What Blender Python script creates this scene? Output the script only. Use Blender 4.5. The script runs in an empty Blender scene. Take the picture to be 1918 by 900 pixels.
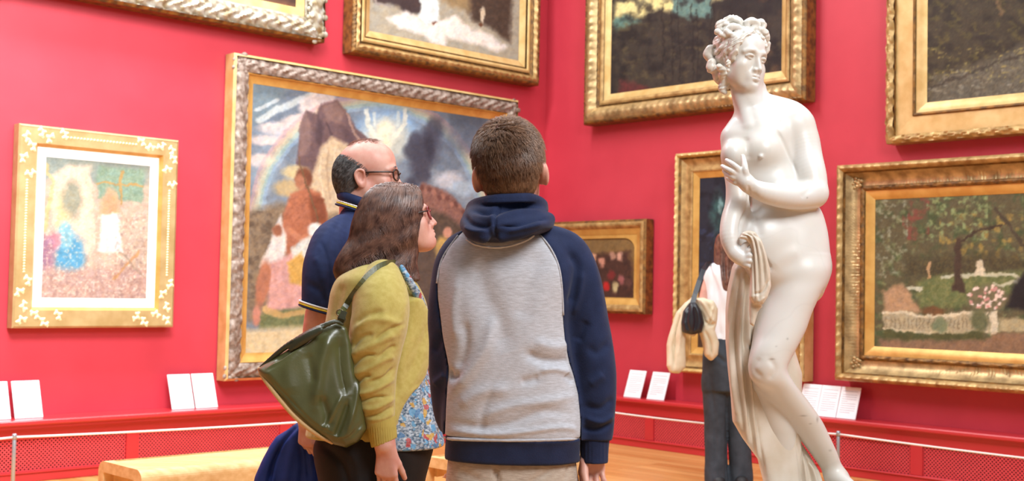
import bpy, math, random
import numpy as np
from mathutils import Matrix, Vector
C = bpy.context.scene.collection
SC = bpy.context.scene
rng = np.random.default_rng(7)
random.seed(7)

# ---------------------------------------------------------------- camera
W, H, FPX = 1918, 900, 2303.0
PITCH, ROLL, CAMZ = math.radians(2.32), math.radians(1.12), 1.27
_fw = np.array([0, math.cos(PITCH), math.sin(PITCH)])
_up0 = np.array([0, -math.sin(PITCH), math.cos(PITCH)])
_rt0 = np.array([1.0, 0, 0])
_rt = math.cos(ROLL)*_rt0 + math.sin(ROLL)*_up0
_up = -math.sin(ROLL)*_rt0 + math.cos(ROLL)*_up0
CAM = np.array([0, 0, CAMZ])
cd = bpy.data.cameras.new('camera'); co = bpy.data.objects.new('camera', cd); C.objects.link(co)
cd.sensor_fit = 'HORIZONTAL'; cd.sensor_width = 36; cd.lens = 36*FPX/W
m = Matrix.Identity(4)
for i in range(3):
    m[i][0] = _rt[i]; m[i][1] = _up[i]; m[i][2] = -_fw[i]; m[i][3] = CAM[i]
co.matrix_world = m
cd.clip_start = 0.1; cd.clip_end = 100
cd.dof.use_dof = True; cd.dof.focus_distance = 3.85; cd.dof.aperture_fstop = cd.lens/1000/0.0085
SC.camera = co

# ---------------------------------------------------------------- world, lights, exposure
wd = bpy.data.worlds.new('world'); SC.world = wd; wd.use_nodes = True
bg = wd.node_tree.nodes['Background']; bg.inputs[0].default_value = (0.96, 0.98, 1.0, 1); bg.inputs[1].default_value = 0.22
def area(name, loc, target, sx, sy, power, col):
    l = bpy.data.lights.new(name, 'AREA'); l.shape = 'RECTANGLE'; l.size = sx; l.size_y = sy; l.energy = power; l.color = col
    o = bpy.data.objects.new(name, l); C.objects.link(o); o.location = loc
    o.rotation_euler = (Vector(target)-Vector(loc)).to_track_quat('-Z', 'Y').to_euler()
    return o
def spread(o, deg): o.data.spread = math.radians(deg); return o
def strip(nx, ny, c, dx, dy, u, off, power, ln):      # ceiling light strip running along a wall
    p = (nx*(c+off)+dx*u, ny*(c+off)+dy*u, 6.3); o = area('skylight_or_fill', p, (p[0]-nx*.9, p[1]-ny*.9, 0), ln, 0.7, power, (0.96, 0.98, 1.0))
    o.rotation_euler = (Matrix(((dx, -dy, 0), (dy, dx, 0), (0, 0, 1))) @ Matrix.Rotation(math.radians(12 if c == -7.92 else 12), 3, 'X')).to_euler()
strip(.6921, -.7218, -7.92, .7218, .6921, 3.0, 1.4, 560, 5.5)
strip(-.7218, -.6921, -7.99, .6921, -.7218, -4.4, 1.1, 85, 5.5)
area('skylight_or_fill', (0.6, 4.0, 6.4), (0.2, 5.0, 0), 4.0, 3.0, 170, (0.96, 0.98, 1.0))
o_ = area('skylight_or_fill', (-1.0, 3.2, 5.6), (-3.8, 7.4, 1.8), 2.4, 1.6, 190, (0.96, 0.98, 1.0)); o_.data.spread = math.radians(90)  # added fill lamp that lifts the left wall only, no skylight here
area('skylight_or_fill', (4.6, 4.0, 5.4), (-2.6, 8.2, 1.8), 2.4, 2.0, 70, (0.96, 0.98, 1.0))  # added lamp near the right wall, gives the left wall some sheen
area('skylight_or_fill', (2.4, 0.5, 5.0), (0.3, 3.9, 0.9), 2.0, 2.0, 390, (0.95, 0.98, 1.0))  # added front fill for the people and statue, not part of the ceiling
SC.view_settings.view_transform = 'Standard'; SC.view_settings.look = 'None'
SC.view_settings.gamma = 1; SC.view_settings.use_curve_mapping = False
SC.view_settings.exposure = -0.18

# ---------------------------------------------------------------- geometry helpers
def at(px, py, Y):
    d = _fw*FPX + _rt*(px-W/2) - _up*(py-H/2)
    return CAM + d*(Y/d[1])
def project(P):
    q = np.asarray(P) - CAM
    z = q@_fw
    return W/2 + FPX*(q@_rt)/z, H/2 - FPX*(q@_up)/z
_aL, _aR = math.radians(46.2), math.radians(-43.8)
DL = np.array([math.sin(_aL), math.cos(_aL), 0]); NL = np.array([DL[1], -DL[0], 0]); CL = -7.92
DR = -np.array([math.sin(_aR), math.cos(_aR), 0]); NR = np.array([DR[1], -DR[0], 0]); CR = -7.99
UL, UR = DL@(NR*CR), DR@(NL*CL)      # wall coordinate of the corner on either wall
def wallp(side, u, off, z):
    n, c, d = (NL, CL, DL) if side == 'L' else (NR, CR, DR)
    return n*(c+off) + d*u + np.array([0, 0, z])
def wallm(side, u, off, z, lean=0):
    n, c, d = (NL, CL, DL) if side == 'L' else (NR, CR, DR)
    p = wallp(side, u, off, z)
    M = Matrix(((d[0], -n[0], 0, p[0]), (d[1], -n[1], 0, p[1]), (0, 0, 1, z), (0, 0, 0, 1)))
    return M @ Matrix.Rotation(lean, 4, 'X')
def onwall(side, px, py, off):
    n, c, d = (NL, CL, DL) if side == 'L' else (NR, CR, DR)
    r = _fw*FPX + _rt*(px-W/2) - _up*(py-H/2)
    t = (c+off-CAM@n)/(r@n); P = CAM+r*t
    return P@d, P[2]

# ---------------------------------------------------------------- object helpers
ORG = {}
def tag(o, label=None, cat=None, group=None, kind=None):
    if label: o['label'] = label
    if cat: o['category'] = cat
    if group: o['group'] = group
    if kind: o['kind'] = kind
    return o
def empty(name, loc, label=None, cat=None, group=None, kind=None, matrix=None):
    o = bpy.data.objects.new(name, None); C.objects.link(o); o.empty_display_size = .1
    if matrix is not None: o.matrix_world = matrix
    else: o.location = tuple(loc)
    ORG[o.name] = np.array(loc, float)
    return tag(o, label, cat, group, kind)
def obj(name, V, F, mat, parent=None, smooth=True, local=False, attrs=None):
    """one mesh object; V in world space unless local"""
    V = np.asarray(V, np.float32)
    org = np.zeros(3)
    if parent is not None and not local:
        org = ORG[parent.name]
    me = bpy.data.meshes.new(name)
    if isinstance(F, np.ndarray):
        n, k = F.shape
        me.vertices.add(len(V)); me.vertices.foreach_set('co', (V-org).astype(np.float32).ravel())
        me.loops.add(n*k); me.loops.foreach_set('vertex_index', F.astype(np.int32).ravel())
        me.polygons.add(n); me.polygons.foreach_set('loop_start', (np.arange(n)*k).astype(np.int32))
        me.polygons.foreach_set('loop_total', np.full(n, k, np.int32))
        me.update(calc_edges=True)
    else:
        me.from_pydata((V-org).tolist(), [], [list(f) for f in F])
    if attrs:
        for an, av in attrs.items():
            if av.ndim == 1:
                a = me.attributes.new(an, 'FLOAT', 'POINT'); a.data.foreach_set('value', av.astype(np.float32))
            else:
                a = me.color_attributes.new(an, 'FLOAT_COLOR', 'POINT')
                c4 = np.ones((len(V), 4), np.float32); c4[:, :3] = av; a.data.foreach_set('color', c4.ravel())
    if smooth: me.polygons.foreach_set('use_smooth', np.ones(len(me.polygons), bool))
    me.materials.append(mat)
    o = bpy.data.objects.new(name, me); C.objects.link(o)
    if parent is not None:
        o.parent = parent; ORG[o.name] = org
    else: ORG[o.name] = np.zeros(3)
    return o
class MB:
    def __init__(s): s.v = []; s.f = []
    def add(s, V, F):
        n = len(s.v); s.v += [tuple(x) for x in V]; s.f += [tuple(i+n for i in f) for f in F]; return s
    def box(s, lo, hi, M=None, bev=0):
        x0, y0, z0 = lo; x1, y1, z1 = hi
        if bev <= 0:
            V = [(x, y, z) for z in (z0, z1) for y in (y0, y1) for x in (x0, x1)]
            F = [(0, 2, 3, 1), (4, 5, 7, 6), (0, 1, 5, 4), (2, 6, 7, 3), (0, 4, 6, 2), (1, 3, 7, 5)]
        else:
            b = bev; V = []; idx = {}
            for sx in (0, 1):
                for sy in (0, 1):
                    for sz in (0, 1):
                        X, Y, Z = (x0, x1)[sx], (y0, y1)[sy], (z0, z1)[sz]
                        dx, dy, dz = (b, -b)[sx], (b, -b)[sy], (b, -b)[sz]
                        for a, p in (('x', (X, Y+dy, Z+dz)), ('y', (X+dx, Y, Z+dz)), ('z', (X+dx, Y+dy, Z))):
                            idx[(sx, sy, sz, a)] = len(V); V.append(p)
            F = []
            for k, ax in enumerate('xyz'):
                for sgn in (0, 1):
                    o = [i for i in range(3) if i != k]
                    q = []
                    for a, b2 in ((0, 0), (1, 0), (1, 1), (0, 1)):
                        t = [0, 0, 0]; t[k] = sgn; t[o[0]] = a; t[o[1]] = b2; q.append(idx[(*t, ax)])
                    if (sgn == 0) != (k == 1): q = q[::-1]
                    F.append(q)
            for k in range(3):
                o = [i for i in range(3) if i != k]
                for a in (0, 1):
                    for b2 in (0, 1):
                        t0 = [0, 0, 0]; t0[o[0]] = a; t0[o[1]] = b2; t1 = list(t0); t1[k] = 1
                        F.append([idx[(*t0, 'xyz'[o[0]])], idx[(*t1, 'xyz'[o[0]])], idx[(*t1, 'xyz'[o[1]])], idx[(*t0, 'xyz'[o[1]])]])
            for sx in (0, 1):
                for sy in (0, 1):
                    for sz in (0, 1): F.append([idx[(sx, sy, sz, a)] for a in 'xyz'])
        if M is not None: V = [tuple(M@Vector(v)) for v in V]
        return s.add(V, F)
    def tube(s, pts, r, n=8, closed=False, cap=True):
        pts = [np.array(p, float) for p in pts]; N = len(pts)
        rs = r if hasattr(r, '__len__') else [r]*N
        V = []; F = []; ref = None
        for i, p in enumerate(pts):
            t = pts[(i+1) % N]-pts[i-1] if closed else pts[min(i+1, N-1)]-pts[max(i-1, 0)]
            t = t/(np.linalg.norm(t)+1e-9)
            if ref is None:
                ref = np.cross(t, [0, 0, 1.0]);
                if np.linalg.norm(ref) < .1: ref = np.cross(t, [1.0, 0, 0])
            ref = ref - t*(ref@t); ref /= np.linalg.norm(ref)+1e-9
            b = np.cross(t, ref)
            for k in range(n):
                a = 2*math.pi*k/n; V.append(p + rs[i]*(math.cos(a)*ref+math.sin(a)*b))
        for i in range(N if closed else N-1):
            j = (i+1) % N
            for k in range(n):
                F.append((i*n+k, i*n+(k+1) % n, j*n+(k+1) % n, j*n+k))
        if cap and not closed: F.append(tuple(range(n))[::-1]); F.append(tuple((N-1)*n+k for k in range(n)))
        return s.add(V, F)
    def lathe(s, prof, n=24, c=(0, 0, 0)):
        V = []; F = []
        for r, z in prof:
            for k in range(n):
                a = 2*math.pi*k/n; V.append((c[0]+r*math.cos(a), c[1]+r*math.sin(a), c[2]+z))
        for i in range(len(prof)-1):
            for k in range(n): F.append((i*n+k, i*n+(k+1) % n, (i+1)*n+(k+1) % n, (i+1)*n+k))
        F.append(tuple(range(n))[::-1]); F.append(tuple((len(prof)-1)*n+k for k in range(n)))
        return s.add(V, F)
    def build(s, name, mat, parent=None, smooth=False, local=False):
        return obj(name, s.v, s.f, mat, parent, smooth, local)

# ---------------------------------------------------------------- materials
def lin(c):
    c = np.asarray(c, float)/255
    return np.where(c <= .04045, c/12.92, ((c+.055)/1.055)**2.4)
def mat(name, rgb, rough=.6, metal=0., rgb2=None, nscale=8., nstretch=(1, 1, 1), nlo=.35, nhi=.65, bump=0., bscale=60., bstretch=None,
        sss=0., spec=.5, attr=None, sheen=0., coat=0., detail=4.):
    m = bpy.data.materials.new(name); m.use_nodes = True
    nt = m.node_tree; N = nt.nodes; L = nt.links; b = N['Principled BSDF']
    c1 = (*lin(rgb), 1)
    b.inputs['Base Color'].default_value = c1
    b.inputs['Roughness'].default_value = rough; b.inputs['Metallic'].default_value = metal
    b.inputs['Specular IOR Level'].default_value = spec
    if coat: b.inputs['Coat Weight'].default_value = coat; b.inputs['Coat Roughness'].default_value = .15
    if sheen: b.inputs['Sheen Weight'].default_value = sheen
    if sss:
        b.inputs['Subsurface Weight'].default_value = sss; b.inputs['Subsurface Radius'].default_value = (1, .45, .3)
        b.inputs['Subsurface Scale'].default_value = .008
    tc = N.new('ShaderNodeTexCoord')
    def noise(scale, stretch, det):
        mp = N.new('ShaderNodeMapping'); mp.inputs['Scale'].default_value = stretch
        L.new(tc.outputs['Object'], mp.inputs[0])
        n = N.new('ShaderNodeTexNoise'); n.inputs['Scale'].default_value = scale; n.inputs['Detail'].default_value = det
        L.new(mp.outputs[0], n.inputs['Vector']); return n
    if rgb2 is not None:
        n = noise(nscale, nstretch, detail)
        cr = N.new('ShaderNodeValToRGB'); cr.color_ramp.elements[0].position = nlo; cr.color_ramp.elements[1].position = nhi
        cr.color_ramp.elements[0].color = c1; cr.color_ramp.elements[1].color = (*lin(rgb2), 1)
        L.new(n.outputs['Fac'], cr.inputs[0]); L.new(cr.outputs[0], b.inputs['Base Color'])
    if attr:
        a = N.new('ShaderNodeVertexColor'); a.layer_name = attr
        L.new(a.outputs['Color'], b.inputs['Base Color'])
    if bump:
        n = noise(bscale, bstretch or (1, 1, 1), 3.)
        bp = N.new('ShaderNodeBump'); bp.inputs['Strength'].default_value = 1.; bp.inputs['Distance'].default_value = bump
        L.new(n.outputs['Fac'], bp.inputs['Height']); L.new(bp.outputs[0], b.inputs['Normal'])
    return m
MT = {}
MT['wall'] = mat('red_wall_fabric', (194, 54, 70), .5, rgb2=(188, 50, 66), nscale=3, bump=.0004, bscale=120, spec=.6)
MT['ledge'] = mat('red_gloss_paint', (196, 46, 54), .35, spec=.6, coat=.3)
MT['grille'] = mat('red_painted_metal', (226, 78, 84), .4, spec=.5)
MT['grille_back'] = mat('dark_red_cavity', (58, 8, 12), .9)
MT['gold'] = mat('old_gilding', (202, 168, 110), .42, .4, rgb2=(156, 120, 72), nscale=14, bump=.001, bscale=90)
MT['gold_pale'] = mat('pale_gilding', (220, 190, 130), .45, .3, rgb2=(200, 164, 100), nscale=9, bump=.0005, bscale=60)
MT['gold_bright'] = mat('bright_gilding', (220, 176, 98), .38, .3, rgb2=(200, 150, 76), nscale=9, bump=.0005, bscale=60)
MT['gold_dark'] = mat('worn_dark_gilding', (150, 106, 50), .5, .45, rgb2=(92, 66, 38), nscale=22, bump=.0015, bscale=110)
MT['grey_carved'] = mat('silvered_carving', (168, 152, 140), .55, .25, rgb2=(112, 92, 78), nscale=24, bump=.0015, bscale=120)
MT['silver_carved'] = mat('pale_silver_carving', (184, 182, 170), .5, .2, rgb2=(150, 132, 98), nscale=16, bump=.001, bscale=120)
MT['gold_soft'] = mat('soft_pale_gilding', (188, 166, 118), .45, .2, rgb2=(172, 146, 96), nscale=9, bump=.0005, bscale=60)
MT['gold_grey'] = mat('rubbed_gilding', (206, 176, 124), .4, .5, rgb2=(150, 124, 84), nscale=12, bump=.001, bscale=80)
MT['cream_motif'] = mat('cream_gilt_motif', (250, 236, 190), .45, .15)
MT['mount'] = mat('white_mount_board', (245, 243, 238), .7)
MT['paint'] = mat('oil_paint', (128, 128, 128), .55, attr='Col', spec=.3)
MT['card'] = mat('white_label_card', (244, 246, 250), .5)
MT['ink'] = mat('grey_print', (176, 178, 186), .7)
MT['oak'] = mat('pale_oak', (232, 196, 140), .4, rgb2=(216, 172, 112), nscale=3, nstretch=(1, 12, 12), bump=.0003, bscale=60)
MT['steel'] = mat('grey_steel', (172, 180, 188), .35, .6)
MT['cord'] = mat('white_elastic_cord', (236, 226, 222), .6)
def floor_mat():
    m = bpy.data.materials.new('oak_floor_boards'); m.use_nodes = True
    nt = m.node_tree; N = nt.nodes; L = nt.links; b = N['Principled BSDF']; b.inputs['Roughness'].default_value = .33
    tc = N.new('ShaderNodeTexCoord'); mp = N.new('ShaderNodeMapping'); mp.inputs['Rotation'].default_value = (0, 0, math.radians(43.8))
    L.new(tc.outputs['Object'], mp.inputs[0])
    br = N.new('ShaderNodeTexBrick'); br.inputs['Scale'].default_value = 1; br.inputs['Brick Width'].default_value = 1.4
    br.inputs['Row Height'].default_value = .11; br.inputs['Mortar Size'].default_value = .0015
    br.inputs['Color1'].default_value = (*lin((238, 182, 112)), 1); br.inputs['Color2'].default_value = (*lin((214, 146, 78)), 1)
    br.inputs['Mortar'].default_value = (*lin((150, 92, 44)), 1); L.new(mp.outputs[0], br.inputs['Vector'])
    n = N.new('ShaderNodeTexNoise'); n.inputs['Scale'].default_value = 3; m2 = N.new('ShaderNodeMapping'); m2.inputs['Scale'].default_value = (1, 14, 1)
    L.new(mp.outputs[0], m2.inputs[0]); L.new(m2.outputs[0], n.inputs['Vector'])
    mx = N.new('ShaderNodeMixRGB'); mx.blend_type = 'MULTIPLY'; mx.inputs[0].default_value = .35
    L.new(br.outputs[0], mx.inputs[1]); L.new(n.outputs['Fac'], mx.inputs[2]); L.new(mx.outputs[0], b.inputs['Base Color'])
    return m
MT['floor'] = floor_mat()

# ---------------------------------------------------------------- room
c0 = NL*CL; c1 = NR*CR; corner = c0 + DL*UL
def wall_slab(side, u0, u1, name):
    V = [wallp(side, u, o, z) for o in (0, -.15) for (u, z) in ((u0, 0), (u1, 0), (u1, 5.6), (u0, 5.6))]
    F = [(0, 1, 2, 3), (7, 6, 5, 4), (0, 4, 5, 1), (3, 2, 6, 7), (0, 3, 7, 4), (1, 5, 6, 2)]
    tag(obj(name, V, F, MT['wall'], smooth=False), kind='structure')
wall_slab('L', -3.5, UL, 'wall_left'); wall_slab('R', UR, 4.0, 'wall_right')
fl = [wallp('L', -3.5, -.15, 0), corner + (0, .25, 0), wallp('R', 4.0, -.15, 0), wallp('R', 4.0, 8, 0)-DL*2, wallp('L', -3.5, 8, 0)]
tag(obj('floor', [tuple(p[:2])+(0.,) for p in fl]+[tuple(p[:2])+(-.1,) for p in fl], [(4, 3, 2, 1, 0), (5, 6, 7, 8, 9)]+[(i, (i+1) % 5, (i+1) % 5+5, i+5) for i in range(5)], MT['floor'], smooth=False), kind='structure')

def radiator_run(side, name, u0, u1, stiles):
    root = empty(name, (0, 0, 0), kind='structure', matrix=wallm(side, 0, 0, 0))
    # local: x along wall, y into wall (room is -y), z up
    e = 0.0
    dp = .27 if side == 'L' else .22
    MB().box((u0, -dp, .368), (u1, 0, .40), bev=.008).build('ledge_top', MT['ledge'], root, local=True)
    MB().box((u0, -dp+.035, .345), (u1, -.02, .368)).build('ledge_moulding', MT['ledge'], root, local=True)
    MB().box((u0, -.165, .272), (u1, -.145, .345)).build('top_rail', MT['ledge'], root, local=True)
    MB().box((u0, -.17, 0), (u1, -.14, .055), bev=.004).box((u0, -.182, .055), (u1, -.14, .068), bev=.003).build('bottom_rail', MT['ledge'], root, local=True)
    MB().box((u0, -.10, .0), (u1, -.09, .34)).build('back_panel', MT['grille_back'], root, local=True)
    xs = [u0]
    for s in stiles:
        MB().box((s-.045, -.165, .068), (s+.045, -.14, .272), bev=.003).build('stile', MT['ledge'], root, local=True)
        xs.append(s)
    xs.append(u1)
    z0, z1 = .068, .272
    for a, b in zip(xs[:-1], xs[1:]):
        a += .045; b -= .045
        mb = MB(); p = .026; t = .0056
        n = int((b-a+(z1-z0))/p)+1
        for k in range(n):
            for sg in (1, -1):
                s0 = a - (z1-z0) + k*p
                # line x = s0 + (z-z0) clipped to [a,b]
                zA = max(z0, z0+(a-s0)); zB = min(z1, z0+(b-s0))
                if zB-zA < .004: continue
                xA, xB = s0+(zA-z0), s0+(zB-z0)
                if sg < 0: xA, xB = a+b-xA, a+b-xB
                V = []
                for x, z in ((xA, zA), (xB, zB)):
                    for o in (-t, t): V.append((x+o, -.150, z)); V.append((x+o, -.146 if sg > 0 else -.147, z))
                mb.add(V, [(0, 2, 6, 4), (1, 5, 7, 3), (0, 4, 5, 1), (2, 3, 7, 6)])
        g = mb.build('grille', MT['grille'], root, local=True); g['kind'] = 'stuff'
radiator_run('L', 'trim_1', -1.0, UL-.17, [-.9+1.21*i for i in range(8)][0:1]+[1.52, 2.73, 3.94, 5.15, 6.36, 7.57])
radiator_run('R', 'trim_2', UR+.21, 0.5, [-7.6, -6.50, -5.32, -4.15, -2.97, -1.8, -.6])

# ---------------------------------------------------------------- labels on the ledge
def label_card(side, u, w, h, text, lab, group):
    root = empty('label_card', (0, 0, 0), lab, 'label', group, matrix=wallm(side, u, .15, .401, math.radians(-20)))
    MB().box((-w/2, -.004, 0), (w/2, 0.004, h), bev=.0015).build('board', MT['card'], root, local=True)
    mb = MB()
    z = h-.03
    r = random.Random(int(u*1000))
    for i in range(10 if text else 0):
        ww = w*.76 if i % 5 != 4 else w*r.uniform(.3, .6)
        mb.box((-w*.38, -.0048, z-.0035), (-w*.38+ww, -.0042, z)); z -= .0165 if i != 0 else .026
    if text: mb.build('printed_text', MT['ink'], root, local=True)
g = 'white label boards propped on the red ledge'
label_card('L', 3.03, .18, .245, 0, 'white label board cut off by the left edge of the photo', g)
label_card('L', 3.235, .18, .245, 1, 'single white label board on the ledge under the small white-mounted picture', g)
label_card('L', 4.316, .172, .25, 1, 'left one of two white label boards touching beside the big framed picture', g)
label_card('L', 4.5, .172, .25, 1, 'right one of two white label boards touching beside the big framed picture', g)
label_card('R', -6.7, .18, .235, 1, 'white label board on the ledge next to the navy sleeve', g)
label_card('R', -6.45, .18, .235, 1, 'white label board nearer the woman with the draped coat', g)
label_card('R', -5.02, .158, .235, 1, 'leftmost of three white boards in a row, half behind statue knee', g)
label_card('R', -4.86, .155, .235, 1, 'middle one of three white label boards right of the statue', g)
label_card('R', -4.70, .155, .235, 1, 'rightmost of three white label boards, with a faint grey image', g)

# ---------------------------------------------------------------- barrier
pl = wallp('L', 2.83, .93, 0); pr = wallp('R', -4.284, .93, 0)
def barrier_post(P, lab):
    root = empty('barrier_post', P, lab, 'barrier post', 'slim grey barrier posts')
    MB().lathe([(.09, 0), (.09, .008), (.02, .016), (.012, .02)], 28, P).build('base', MT['steel'], root, smooth=True)
    MB().lathe([(.0115, .016), (.0115, .385), (.009, .39)], 16, P).build('post', MT['steel'], root, smooth=True)
    MB().lathe([(.0135, .372), (.0135, .398), (.010, .405)], 16, P).build('cap', MT['steel'], root, smooth=True)
    return root
post_pl = barrier_post(pl, 'slim grey barrier post at far left before the red grille')
post_pr = barrier_post(pr, 'slim grey barrier post seen beyond the statue shin')
pl0 = wallp('L', -.3, .93, 0); pr1 = wallp('R', -1.2, .93, 0)
pc = NL*(CL+.93)+NR*(CR+.93)
post_pc = barrier_post(pc, 'slim grey barrier post in the room corner, hidden behind the group')
def cord(root, a, b, sag):
    a = a+(0, 0, .385); b = b+(0, 0, .385); pts = []
    for i in range(33):
        t = i/32; p = a*(1-t)+b*t; p[2] -= sag*4*t*(1-t); pts.append(p)
    MB().tube(pts, .0065, 8).build('cord', MT['cord'], root, smooth=True)
cord(post_pl, pl, pc, .03)
cord(post_pl, pl0, pl, .03)
cord(post_pc, pc, pr, .03)
cord(post_pr, pr, pr1, .02)

# ---------------------------------------------------------------- benches
def bench(lab, P0, P1, dep, wid=.42, hgt=.45):
    """P0,P1 ends of the near top edge; body lies on side dep"""
    P0 = np.array(P0); P1 = np.array(P1); d = P1-P0; Ln = np.linalg.norm(d); d /= Ln; n = np.array([-d[1], d[0], 0])*dep
    root = empty('bench', P0*[1, 1, 0], lab, 'bench', 'pale oak benches')
    M = Matrix(((d[0], n[0], 0, P0[0]), (d[1], n[1], 0, P0[1]), (0, 0, 1, 0), (0, 0, 0, 1)))
    # bent-loop ends: each end frame is a rounded U of laminated oak
    def arch(x0, x1):
        t = .05; r = .05; out = []; inn = []
        def arc(cx, cz, rad, a0, a1):
            return [(cx+rad*math.cos(a0+(a1-a0)*i/8), cz+rad*math.sin(a0+(a1-a0)*i/8)) for i in range(9)]
        out = [(0, 0)]+arc(r, hgt-r, r, math.pi, math.pi/2)+arc(wid-r, hgt-r, r, math.pi/2, 0)+[(wid, 0)]
        inn = [(t, 0)]+arc(r+.01, hgt-r-.01, r-t+.01, math.pi, math.pi/2)+arc(wid-r-.01, hgt-r-.01, r-t+.01, math.pi/2, 0)+[(wid-t, 0)]
        V = []; F = []; N = len(out)
        for x in (x0, x1):
            for y, z in out: V.append((x, y, z))
            for y, z in inn: V.append((x, y, z))
        for i in range(N-1):
            F += [(i, i+1, i+1+2*N, i+2*N), (N+i, N+i+2*N, N+i+1+2*N, N+i+1), (i, N+i, N+i+1, i+1), (2*N+i, 2*N+i+1, 3*N+i+1, 3*N+i)]
        F += [(0, 2*N, 3*N, N), (N-1, 2*N-1, 4*N-1, 3*N-1)]
        return [tuple(M@Vector(v)) for v in V], F
    for x0, x1 in ((0, .045), (Ln-.045, Ln)):
        MB().add(*arch(x0, x1)).build('end_frame', MT['oak'], root, smooth=False)
    k = 4
    for i in range(k):
        y0 = .07+(wid-.14)*i/k; y1 = .07+(wid-.14)*(i+1)/k-.004
        MB().box((.045, y0, hgt-.035), (Ln-.045, y1, hgt-.002), M, bev=.003).build('seat_slat', MT['oak'], root)
    for y0 in (.0, wid-.068):
        q = MB(); prof = []
        sgn = 1 if y0 == 0 else -1; yo = 0 if y0 == 0 else wid
        for i in range(9):
            a = math.pi - i/8*math.pi/2; prof.append((yo+sgn*(.05+.05*math.cos(a)), hgt-.05+.05*math.sin(a)))
        prof2 = [(yo+sgn*.05, hgt-.075), (yo+sgn*.068, hgt-.04)][::-1]
        pr_ = prof+[(prof[-1][0], hgt-.035), (yo+sgn*.03, hgt-.035-.03), (yo+sgn*.02, hgt-.10), (yo, hgt-.10)]
        V = [tuple(M@Vector((x, y, z))) for x in (.045, Ln-.045) for y, z in pr_]; n_ = len(pr_)
        F = [(i, (i+1) % n_, (i+1) % n_+n_, i+n_) for i in range(n_)]+[tuple(range(n_)), tuple(range(n_, 2*n_))]
        q.add(V, F).build('edge_rail', MT['oak'], root)
    MB().box((.045, .05, hgt-.10), (Ln-.045, .07, hgt-.036), M).box((.045, wid-.07, hgt-.10), (Ln-.045, wid-.05, hgt-.036), M).build('apron', MT['oak'], root)
bench('pale oak bench with rounded bent-wood end at lower left', (-1.60, 5.42, 0), (-1.60+DL[0]*1.5, 5.42+DL[1]*1.5, 0), 1)
bench('pale oak bench end glimpsed between the blouse and the hoodie', (-.135, 5.79, 0), (-.135+DL[0]*.75, 5.79+DL[1]*.75, 0), 1)

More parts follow.
